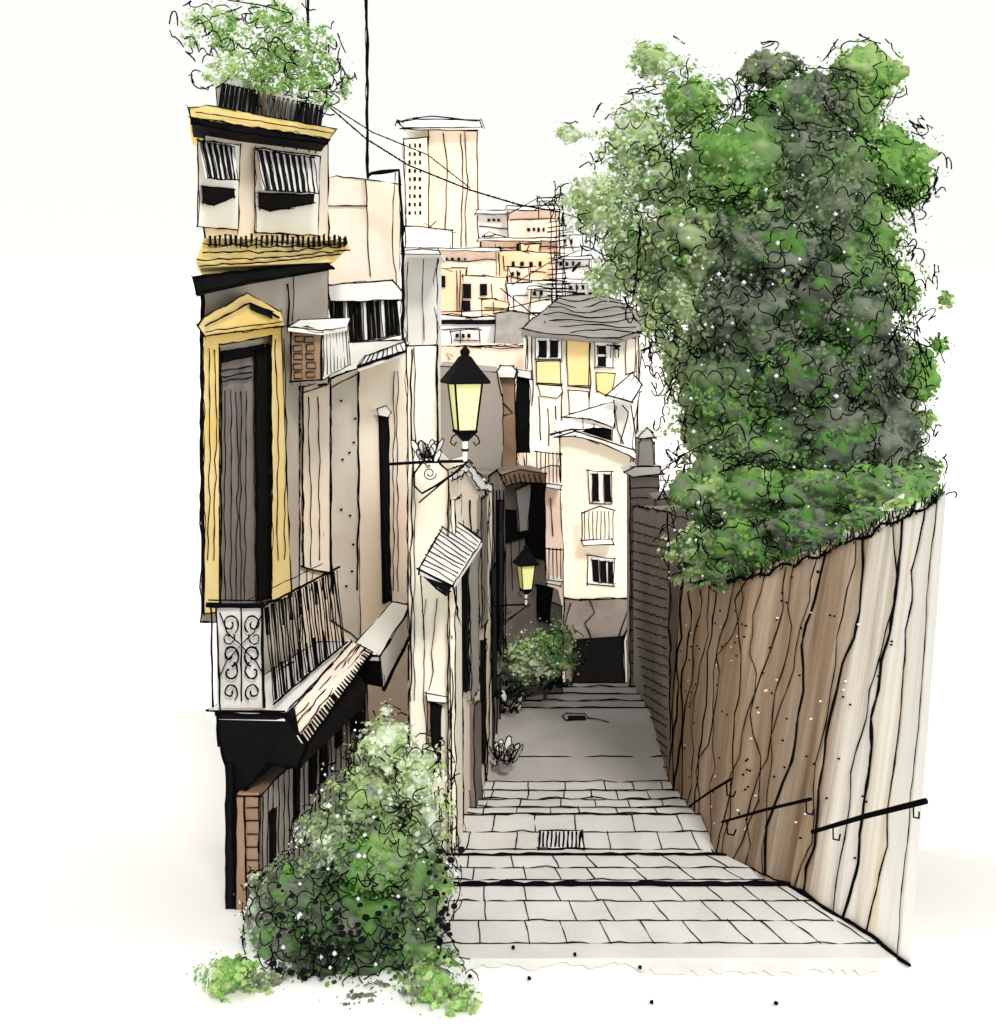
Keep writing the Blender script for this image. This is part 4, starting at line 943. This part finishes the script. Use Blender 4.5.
blobs = [(655, 60, YT, 26, 20, light), (690, 105, YT, 36, 32, [(LL, 3), (LB, 3), (LD, 1)]), (770, 70, YT, 28, 18, [(LD, 3), (LL, 1)]), (862, 78, YT, 34, 28, [(LB, 5), (LL, 2)]), (800, 120, YT, 52, 40, dark), (845, 120, YT, 34, 34, [(LB, 3), (LL, 2)]),
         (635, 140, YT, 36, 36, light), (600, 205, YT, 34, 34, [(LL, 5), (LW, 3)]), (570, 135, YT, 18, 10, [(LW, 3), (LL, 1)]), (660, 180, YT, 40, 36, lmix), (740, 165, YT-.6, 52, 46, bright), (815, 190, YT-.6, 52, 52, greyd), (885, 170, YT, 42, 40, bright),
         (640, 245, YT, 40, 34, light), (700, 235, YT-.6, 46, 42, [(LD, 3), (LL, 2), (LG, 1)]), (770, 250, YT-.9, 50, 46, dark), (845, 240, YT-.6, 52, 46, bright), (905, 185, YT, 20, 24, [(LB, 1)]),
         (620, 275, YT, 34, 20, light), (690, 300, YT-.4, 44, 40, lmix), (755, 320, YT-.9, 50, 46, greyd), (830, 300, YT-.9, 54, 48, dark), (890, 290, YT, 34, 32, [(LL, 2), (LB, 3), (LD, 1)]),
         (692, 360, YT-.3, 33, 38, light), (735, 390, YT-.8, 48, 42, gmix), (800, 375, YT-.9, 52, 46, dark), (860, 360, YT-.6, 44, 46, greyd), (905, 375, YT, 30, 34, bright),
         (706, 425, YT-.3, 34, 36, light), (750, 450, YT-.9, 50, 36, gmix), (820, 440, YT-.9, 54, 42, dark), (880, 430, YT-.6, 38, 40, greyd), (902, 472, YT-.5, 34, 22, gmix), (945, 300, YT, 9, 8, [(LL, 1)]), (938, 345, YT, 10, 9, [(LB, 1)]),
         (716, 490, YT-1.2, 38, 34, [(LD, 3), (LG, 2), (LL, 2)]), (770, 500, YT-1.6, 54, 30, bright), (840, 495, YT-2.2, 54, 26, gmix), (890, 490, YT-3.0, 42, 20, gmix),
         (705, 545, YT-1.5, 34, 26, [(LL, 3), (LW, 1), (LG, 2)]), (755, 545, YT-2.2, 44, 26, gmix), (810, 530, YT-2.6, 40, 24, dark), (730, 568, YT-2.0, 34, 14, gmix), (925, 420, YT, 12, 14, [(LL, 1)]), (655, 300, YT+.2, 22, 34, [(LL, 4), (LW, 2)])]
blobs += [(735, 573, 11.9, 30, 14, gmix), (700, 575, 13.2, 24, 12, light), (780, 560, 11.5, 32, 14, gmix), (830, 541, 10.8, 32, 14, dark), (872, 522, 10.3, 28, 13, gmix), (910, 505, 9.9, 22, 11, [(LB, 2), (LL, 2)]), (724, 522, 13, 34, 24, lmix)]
blobs = [(a, b, c, rx*1.12, ry*1.12, p_) for a, b, c, rx, ry, p_ in blobs]
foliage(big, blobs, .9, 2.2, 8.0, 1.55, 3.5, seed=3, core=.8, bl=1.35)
b0 = P(800, 600, 14.5)
trunk(big, [b0+Vector((0, 0, -1)), P(800, 520, 14.4), P(790, 400, 14.3), P(770, 300, 14.2), P(760, 190, 14.1)], .3, .08,
      [([P(792, 420, 14.3), P(840, 340, 14.1), P(880, 250, 14.1)], .12), ([P(785, 380, 14.3), P(720, 320, 14.1), P(660, 250, 14)], .11), ([P(790, 330, 14.2), P(830, 220, 14), P(850, 120, 14)], .09), ([P(770, 260, 14.2), P(720, 180, 14), P(700, 110, 14)], .08)])
# grass fringe hanging on the wall top
mb = MB()
for k in range(260):
    t = random.random()*(n-2)+1; i0 = int(t); p = V[i0][1].lerp(V[min(n-1, i0+1)][1], t-i0) if i0 < n-1 else V[-1][1]; D = p.y/F
    p = p+Vector((0, -.03, .02)); mb.ink([p+Vector((rnd(4)*D, 0, -rnd(4)*D)), p+Vector((rnd(5)*D, -.02, random.uniform(4, 15)*D))], 1.5, .4, 0, mat=random.choice([INK, INK, LX, LG]))
mb.build('grass_fringe', kind='stuff')

# near shrub, bottom left
YS = 8.7
sh = thing('near_shrub', 'big rounded shrub at bottom left, pale on top and dark below', 'shrub', G(340, 990, 0))
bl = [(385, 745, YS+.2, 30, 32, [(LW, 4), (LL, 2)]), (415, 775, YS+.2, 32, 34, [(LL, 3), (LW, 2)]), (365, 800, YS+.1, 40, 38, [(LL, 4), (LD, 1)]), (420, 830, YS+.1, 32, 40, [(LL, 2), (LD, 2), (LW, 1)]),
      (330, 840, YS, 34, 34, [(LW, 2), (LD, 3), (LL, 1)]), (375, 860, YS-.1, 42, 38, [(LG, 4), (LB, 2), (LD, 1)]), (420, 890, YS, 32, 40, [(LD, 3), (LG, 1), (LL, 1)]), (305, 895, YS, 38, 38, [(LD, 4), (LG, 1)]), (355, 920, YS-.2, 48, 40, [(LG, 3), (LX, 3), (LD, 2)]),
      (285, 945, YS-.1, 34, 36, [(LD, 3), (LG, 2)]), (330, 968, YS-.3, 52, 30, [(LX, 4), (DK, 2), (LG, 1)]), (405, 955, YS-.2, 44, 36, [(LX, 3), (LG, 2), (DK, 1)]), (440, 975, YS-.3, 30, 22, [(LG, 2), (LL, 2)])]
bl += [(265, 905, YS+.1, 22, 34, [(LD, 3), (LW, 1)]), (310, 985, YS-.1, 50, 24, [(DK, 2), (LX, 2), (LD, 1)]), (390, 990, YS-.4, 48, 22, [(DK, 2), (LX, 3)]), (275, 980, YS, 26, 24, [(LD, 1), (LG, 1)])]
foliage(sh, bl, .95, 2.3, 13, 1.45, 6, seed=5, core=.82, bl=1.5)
trunk(sh, [G(345, 985, -.1), P(350, 900, YS), P(370, 800, YS)], .06, .02)
# black berries / leaf dots low in the shrub
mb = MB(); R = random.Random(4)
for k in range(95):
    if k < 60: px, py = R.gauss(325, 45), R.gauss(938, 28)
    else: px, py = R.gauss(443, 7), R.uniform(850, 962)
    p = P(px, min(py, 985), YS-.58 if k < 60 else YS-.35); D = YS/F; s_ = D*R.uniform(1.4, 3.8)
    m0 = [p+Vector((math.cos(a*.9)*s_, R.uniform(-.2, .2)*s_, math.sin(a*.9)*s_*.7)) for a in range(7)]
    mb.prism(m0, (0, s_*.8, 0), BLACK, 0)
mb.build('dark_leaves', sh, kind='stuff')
def bush(nm, lab, cat, base, blobs_, per, ls, sq, sw, bs, seed, trunkpts=None, group=None, **k):
    t = thing(nm, lab, cat, base, group); foliage(t, blobs_, per, ls, sq, sw, bs, seed=seed, **k)
    if trunkpts: trunk(t, trunkpts, .03, .01)
    return t
bush('low_plant', 'small bright green tuft on the white ground at far bottom left', 'plant', G(228, 1000, 0), [(228, 975, 8.0, 28, 24, [(LB, 4), (LL, 3)]), (262, 985, 8.1, 24, 14, [(LL, 3), (LD, 2)])], .8, 2.6, 0, 1, 0, 11)
bush('low_plant', 'green creeping tuft right of the near shrub at the paving edge', 'plant', G(452, 1010, 0), [(430, 985, 7.95, 38, 24, [(LD, 2), (LL, 2), (LB, 2)]), (370, 1000, 8.0, 40, 13, [(LD, 3), (LX, 1)]), (460, 1004, 7.8, 22, 16, [(LB, 3), (LL, 2)])], .5, 2.8, 2, 1.3, 1, 12)
bush('roof_plant', 'loose pale green roof garden plants above the yellow door house', 'plant', P(265, 100, 10.9),
     [(215, 30, 11, 34, 26, [(LL, 4), (LB, 2), (LW, 1)]), (260, 45, 11, 40, 34, [(LL, 4), (LB, 2), (LW, 1)]), (300, 50, 11.1, 36, 30, [(LB, 4), (LL, 2), (LD, 1)]), (225, 70, 10.8, 28, 20, [(LL, 4), (LW, 1)]), (325, 80, 11.2, 24, 26, [(LL, 3), (LB, 2)]), (275, 12, 11.2, 30, 14, [(LL, 3), (LB, 1)]), (280, 80, 11, 36, 20, [(LL, 3), (LB, 2)])], 1.1, 1.8, 10.0, 1.6, 0, 13, [P(265, 110, 11), P(262, 60, 11)], core=0)
bush('street_bush', 'round green bush speckled with white beside the black archway', 'bush', P(545, 690, 17.5),
     [(552, 645, 17.5, 27, 24, [(LL, 3), (LG, 2), (LD, 1)]), (522, 655, 17.3, 24, 20, [(LW, 3), (LL, 3)]), (560, 664, 17.3, 20, 16, [(LL, 2), (LG, 2)]), (538, 670, 17.1, 22, 14, [(LL, 2), (LW, 1), (LD, 1)])], 1.2, 1.8, 7, 1.1, 22, 14, [P(545, 700, 17.5), P(545, 650, 17.5)], bl=1.0)
bush('dark_hedge', 'low nearly black bush trailing left of the lower steps', 'bush', P(515, 705, 17),
     [(500, 670, 16.6, 18, 18, [(LD, 3), (LX, 2)]), (495, 694, 16.4, 16, 13, [(BLACK, 3), (LX, 1)]), (520, 690, 16.6, 22, 12, [(BLACK, 4), (LX, 1)]), (550, 683, 16.9, 24, 9, [(BLACK, 4), (LX, 1)])], .8, 1.9, 5, 1.1, 1, 15)
# planter rail on roof
pr = thing('roof_planter', 'slatted dark and light planter railing along the yellow roof edge', 'planter', P(270, 120, 10.4))
mb = MB(); F1.solid(mb, [(216, 88), (232, 76), (330, 104), (318, 126), (218, 108)], -.1, -.4, LGREY, 1.2); mb.build('trough', pr)
mb = MB()
for k in range(22):
    x = 219+k*4.7; yt = 84+k*.9+(0 if k < 9 else 3); dk = k < 8 or k > 15
    F1.solid(mb, [(x+3, yt), (x+3+(3 if dk else 1), yt), (x+(2.6 if dk else .8), yt+23), (x, yt+23)], -.04, -.09, BLACK if dk else MGREY, 1.0)
mb.build('slats', pr)
